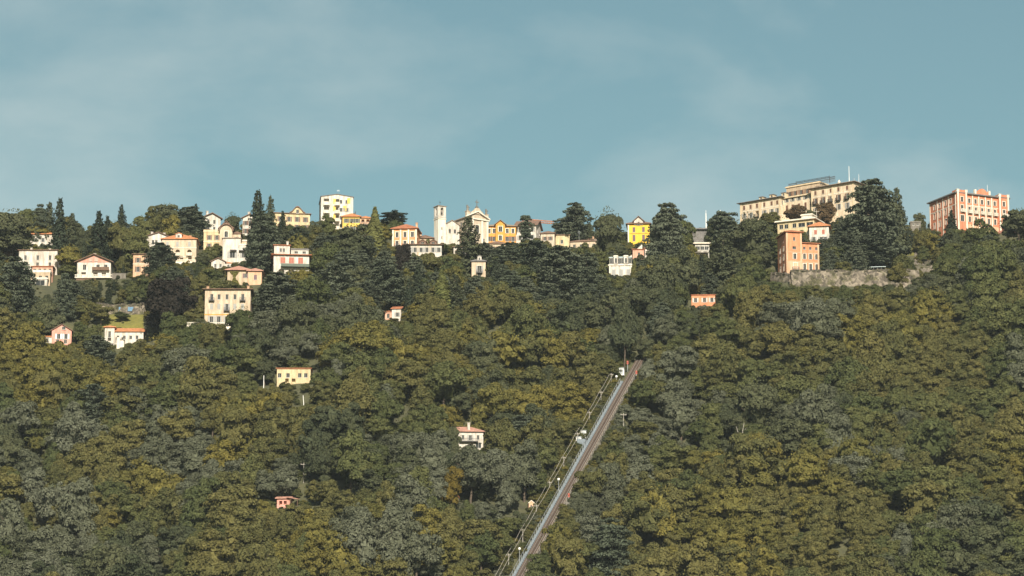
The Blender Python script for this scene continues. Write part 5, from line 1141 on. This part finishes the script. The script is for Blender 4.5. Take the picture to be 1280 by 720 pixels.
# the wild wood -----------------------------------------------------------------
SKY = np.array([(0,262),(40,256),(60,252),(85,262),(95,276),(103,292),(110,278),(140,274),(160,272),(175,270),(205,255),(240,260),(262,285),(275,290),(300,272),(320,250),(345,264),(390,284),(445,285),
 (472,275),(500,270),(512,285),(530,298),(560,302),(600,300),(640,300),(680,298),(690,298),(705,275),(740,268),(780,278),(785,300),(812,290),(830,262),(855,272),(870,284),(885,280),(900,270),(925,278),(940,276),(1060,268),(1075,245),(1120,245),(1138,284),(1150,274),(1165,284),(1200,285),(1262,285),(1268,265),(1280,264)], float)
ZONES = [  # what the photograph shows where: px, py, rx, ry, species, share
 (995,412,72,28,'grey',.92),(165,558,95,38,'grey',.75),(255,612,70,40,'grey',.65),(790,545,48,45,'grey',.7),(835,505,60,40,'grey',.6),(615,622,48,30,'grey',.7),(500,690,90,36,'grey',.55),(40,655,60,50,'grey',.55),(330,590,50,30,'grey',.4),(1080,590,60,30,'grey',.4),
 (760,640,60,40,'grey',.5),(600,455,95,36,'yellow',.55),(700,425,55,36,'yellow',.6),(30,480,55,50,'yellow',.5),(440,660,34,20,'yellow',.8),(920,590,60,30,'yellow',.5),(1040,610,50,24,'yellow',.5),(1160,402,40,18,'yellow',.6),(480,440,60,22,'yellow',.45),(360,640,40,20,'yellow',.5),(20,560,40,40,'yellow',.4),
 (700,345,120,44,'cedar',.22),(460,350,100,40,'cedar',.22),(640,500,70,60,'dark',.6),(400,560,70,50,'dark',.5),(730,395,70,22,'dark',.85),(330,420,60,40,'dark',.3),(900,345,60,40,'dark',.5),(1060,310,60,40,'cedar',.4),(1200,320,80,30,'green',.5)]
rw = np.random.default_rng(21); cand = []
sx = 6.2
for row_i, y in enumerate(np.arange(870, 1338, 5.4)):
    hw = y*math.tan(HFOV/2)*1.06+14
    for x in np.arange(-hw, hw, sx):
        cand.append((x + rw.uniform(-.42, .42)*sx + (row_i % 2)*sx/2, y + rw.uniform(-.42, .42)*5.4))
cand = np.array(cand); cz = ground(cand[:, 0], cand[:, 1])
def blocked(px, pt, pb, hw, dep, pad=1.0):
    for x0, y0, x1, y1, d in RECTS:
        if dep < d+1 and px+hw*.85 > x0-pad and px-hw*.85 < x1+pad and pt < y1 and pb > y0: return True
    return False
def near_pad(x, y, m=1.5):
    for cx, cy, ux, uy, hw, d0, d1, pz, mode in PADS:
        if mode == 'fill': continue
        u = (x-cx)*ux + (y-cy)*uy; v = -(x-cx)*uy + (y-cy)*ux
        if abs(u) < hw+m and d0-m < v < d1+m: return True
    return False
wild = []
for (x, y), z in zip(cand, cz):
    z = float(z); px, pb, dep = project(x, y, z)
    # keep the railway cutting open
    s = (x-ta[0])*tdx + (y-ta[1])*tdy; w = (x-ta[0])*tdy - (y-ta[1])*tdx      # w > 0 on the right of the line
    if -60 < s < TL+4 and -6.5 < w < 3.8: continue
    if near_pad(x, y): continue
    village = pb < (425 if px < 330 else 400 if px < 640 else 385 if px < 900 else 362)
    # species from the zone map, else a mixed wood in drifts
    sp = None
    for zx, zy, rx, ry, s_p, share in ZONES:
        if ((px-zx)/rx)**2 + ((pb-18-zy)/ry)**2 < 1 and rw.random() < share: sp = s_p; break
    if sp is None:
        f = 1.1*math.sin(x/21+y/33)+1.1*math.sin(x/37-y/17+1.7)+rw.normal()*.55
        if village: sp = rw.choice(['green', 'olive', 'dark', 'cedar', 'spruce', 'yellow', 'pine'], p=[.27, .22, .20, .13, .05, .07, .06])
        elif px > 800: sp = 'yellow' if f > 1.75 else 'olive' if f > -.1 else 'green' if f > -1.3 else 'dark' if rw.random() < .6 else 'grey'
        else: sp = 'yellow' if f > 1.5 else 'olive' if f > 0 else 'green' if f > -1.0 else 'dark' if rw.random() < .45 else 'grey'
        if not village and rw.random() < .008: sp = rw.choice(['yellow', 'green', 'cedar'])
    sp = str(sp); lst, H0, R0 = PROTO[sp]
    size = float(np.clip(rw.lognormal(-.17, .33), .40, 1.5)) * (.78 if village else .84)
    tall = size*float(rw.uniform(.78, 1.40))
    if any((x-a)**2+(y-b_)**2 < (c*.55+R0*size*.35)**2 for a, b_, c in TREES): continue
    ok = False
    for q in (1, .8, .62, .45, .3):
        s1, t1 = size*max(q, .45), tall*q
        _, pt, _ = project(x, y, z+H0*t1); hwp = R0*s1/dep*FPX
        if pt < np.interp(px, SKY[:, 0], SKY[:, 1]) + 1: continue
        # crowns must not lean over the track
        if -60 < s < TL+2 and 0 < w < 3.0+R0*s1*.75: continue
        if -60 < s < TL+2 and -(5.6+R0*s1*.6) < w < 0: continue
        if -70 < s < TL+2 and w > 0:      # nor stand between it and the lake side viewpoint
            ax, ay, az = tw(0, s+6, 0)
            if w < R0*s1+4 and H0*t1 > 7.5: continue
        if blocked(px, pt, pb, hwp, dep): continue
        ok = True; break
    if not ok: continue
    wild.append((sp, x, y, z, s1, t1, px, pt, pb, hwp, village, w))
# the 300 that show largest stand as single trees, the rest is one mass
vis = [t for t in wild if -15 < t[6] < 1295 and t[7] < 715]
village_t = [t for t in vis if t[10]]; wood_t = [t for t in vis if not t[10]]
village_t.sort(key=lambda t: -t[9]); wood_t.sort(key=lambda t: -t[9]*(1+.25*math.sin(t[1]*12.9+t[2]*7.7)))
single = [(t, 1) for t in village_t[:130]] + [(t, 0) for t in wood_t[:190]]
chosen = set(id(t) for t, _ in single)
for q, w_ in ((.1, 'lowest stretch of the funicular track'), (.5, 'trackside platform'), (.85, 'upper cabinet of the funicular')): SHORT.append((*tw(0, TL*q, 0)[:2], w_))
for px, py, w_ in ((1021, 532, 'bare dead tree'), (925, 562, 'second bare dead tree')): SHORT.append((*hit(px, py+14)[:2], w_))
SX = np.array([[a, b_] for a, b_, _ in SHORT])
for t, v in single:
    sp, x, y, z, s1, t1 = t[:6]
    if v:
        nm = SHORT[int(np.argmin(np.sum((SX-np.array([x, y]))**2, 1)))][2]
        sz_w = 'small ' if t1 < .5 else 'tall ' if t1 > .95 else ''
        plant(sp, x, y, z, s1, t1, sz_w + ADJ[sp] + ' by the ' + nm, 'trees filling the gardens near the ' + nm)
    else:
        side = 'on the bell tower side of the funicular' if t[11] < 0 else 'on the red hotel side of the funicular'
        sz_w = 'small ' if t1 < .72 else 'tall ' if t1 > 1.12 else ''
        dd = np.sqrt(np.sum((SX-np.array([x, y]))**2, 1)); near = ' near the ' + SHORT[int(np.argmin(dd))][2] if dd.min() < 42 else ''
        lab = sz_w + ADJ[sp] + ' in the wood' + (near or ' ' + side)
        plant(sp, x, y, z, s1, t1, lab, 'trees of the wooded slope' + (near or ' ' + side))
rest = [t for t in wild if id(t) not in chosen]
def stuff_points(name, label, cat, items, sources):
    """one object: points on the slope, each carrying one of the tree crowns that stand in the scene"""
    me = bpy.data.meshes.new(name); me.vertices.add(len(items)); me.vertices.foreach_set('co', np.array([i[0] for i in items], np.float32).reshape(-1))
    a = me.attributes.new('variant', 'INT', 'POINT'); a.data.foreach_set('value', np.array([i[1] for i in items], np.int32))
    a = me.attributes.new('turn', 'FLOAT_VECTOR', 'POINT'); a.data.foreach_set('vector', np.array([(0, 0, i[3]) for i in items], np.float32).reshape(-1))
    a = me.attributes.new('size', 'FLOAT_VECTOR', 'POINT'); a.data.foreach_set('vector', np.array([i[2] for i in items], np.float32).reshape(-1))
    o = link(name, me); o['kind'] = 'stuff'; tag(o, label, cat)
    ng = bpy.data.node_groups.new(name, 'GeometryNodeTree'); ng.interface.new_socket('Geometry', in_out='INPUT', socket_type='NodeSocketGeometry'); ng.interface.new_socket('Geometry', in_out='OUTPUT', socket_type='NodeSocketGeometry')
    gi = ng.nodes.new('NodeGroupInput'); go = ng.nodes.new('NodeGroupOutput'); jn = ng.nodes.new('GeometryNodeJoinGeometry'); L = ng.links
    def attr(nm, ty):
        q = ng.nodes.new('GeometryNodeInputNamedAttribute'); q.data_type = ty; q.inputs['Name'].default_value = nm; return q
    va, ro, si = attr('variant', 'INT'), attr('turn', 'FLOAT_VECTOR'), attr('size', 'FLOAT_VECTOR')
    e2r = ng.nodes.new('FunctionNodeEulerToRotation'); L.new(ro.outputs['Attribute'], e2r.inputs[0])
    for i, src in enumerate(sources):
        oi = ng.nodes.new('GeometryNodeObjectInfo'); oi.transform_space = 'ORIGINAL'; oi.inputs['Object'].default_value = src; oi.inputs['As Instance'].default_value = True
        cmp = ng.nodes.new('FunctionNodeCompare'); cmp.data_type = 'INT'; cmp.operation = 'EQUAL'; L.new(va.outputs['Attribute'], cmp.inputs[2]); cmp.inputs[3].default_value = i
        ip = ng.nodes.new('GeometryNodeInstanceOnPoints'); L.new(gi.outputs[0], ip.inputs['Points']); L.new(cmp.outputs[0], ip.inputs['Selection'])
        L.new(oi.outputs['Geometry'], ip.inputs['Instance']); L.new(e2r.outputs[0], ip.inputs['Rotation']); L.new(si.outputs['Attribute'], ip.inputs['Scale']); L.new(ip.outputs[0], jn.inputs[0])
    L.new(jn.outputs[0], go.inputs[0]); md = o.modifiers.new('spread', 'NODES'); md.node_group = ng; return o
src_keys = list(CROWNS); by_sp = {}
for i, kk in enumerate(src_keys): by_sp.setdefault(kk[0], []).append(i)
items = []
for t in rest:
    sp, x, y, z, s1, t1 = t[:6]
    if sp not in by_sp: sp = 'olive'
    items.append(((x, y, z-.25), rt.choice(by_sp[sp]), (s1*rt.uniform(.92, 1.08), s1*rt.uniform(.92, 1.08), t1), rt.uniform(0, 6.283)))
stuff_points('forest', 'mass of mixed broadleaf woodland covering the rest of the hillside', 'forest', items, [CROWNS[kk] for kk in src_keys])
# low scrub between the stems
scrub = []
for _ in range(6500):
    y = rw.uniform(885, 1325); hw = y*math.tan(HFOV/2)*1.05+5; x = rw.uniform(-hw, hw); z = float(ground(x, y))
    s = (x-ta[0])*tdx + (y-ta[1])*tdy; w = (x-ta[0])*tdy - (y-ta[1])*tdx
    if -60 < s < TL+12 and -5.0 < w < 3.0: continue
    if near_pad(x, y, .6): continue
    px, pb, dep = project(x, y, z); q = float(rw.uniform(.10, .26)); _, pt, _ = project(x, y, z+12*q)
    if blocked(px, pt, pb, 5.6*q/dep*FPX, dep, .3): q *= .45
    sp = str(rw.choice(['olive', 'green', 'dark', 'yellow', 'grey'], p=[.35, .25, .18, .14, .08]))
    scrub.append(((x, y, z-12*q*.30), rt.choice(by_sp[sp]), (q*1.2, q*1.2, q), rt.uniform(0, 6.283)))
for _ in range(800):
    s = rw.uniform(-50, TL+8); right = rw.random() < .55; w = rw.uniform(2.0, 7.0) if right else -rw.uniform(2.9, 8.0)
    q = float(rw.uniform(.10, .24)) * ((1.5 if right and s < TL*.42 else 1.15) if abs(w) > 3.6 else .7); x, y, _z = tw(w, s, 0)
    if near_pad(x, y, .6): continue
    sp = str(rw.choice(['olive', 'green', 'yellow', 'grey'], p=[.4, .25, .2, .15])); scrub.append(((x, y, float(ground(x, y))-12*q*.30), rt.choice(by_sp[sp]), (q*1.2, q*1.2, q*1.15), rt.uniform(0, 6.283)))
stuff_points('undergrowth', 'low bushes and scrub covering the ground between the trees', 'undergrowth', scrub, [CROWNS[kk] for kk in src_keys])
print('TREES', len(HAND), len(village_t), len(wood_t), 'rest', len(rest), 'scrub', len(scrub))
# bare pale snags that show against the wood on the right
for px, py in ((1021, 532), (925, 562)):
    p = hit(px, py+14); b = MB(); b.tube((0, 0, -2), (.3, 0, 6), .28, .18); b.tube((.3, 0, 6), (-1.0, 0, 10.5), .16, .06); b.tube((.3, 0, 6), (1.4, 0, 11.5), .16, .06); b.tube((.7, 0, 8), (2.3, .2, 10.5), .09, .04)
    o = b.build('dead_tree', P['palebark'], None, tuple(p)); tag(o, 'bare pale dead tree standing among the green crowns', 'tree', 'dead trees in the wood')

# ---------------------------------------------------------------- the air
HAZE = 0.000032
if HAZE:
    zt = float(Zg.max())+60; b = MB(); b.box(float(gx[0])-50, float(gx[-1])+50, float(gy[0])-50, float(gy[-1])+50, float(Zg.min())-1, zt)
    m, n = newmat('haze'); out = N(n, 'ShaderNodeOutputMaterial'); v = N(n, 'ShaderNodeVolumePrincipled'); v.inputs['Color'].default_value = (.80, .92, 1.0, 1); v.inputs['Density'].default_value = HAZE
    n.links.new(v.outputs[0], out.inputs['Volume']); o = b.build('haze', m); o['kind'] = 'stuff'; tag(o, 'thin pale haze in the air over the whole hillside', 'haze')
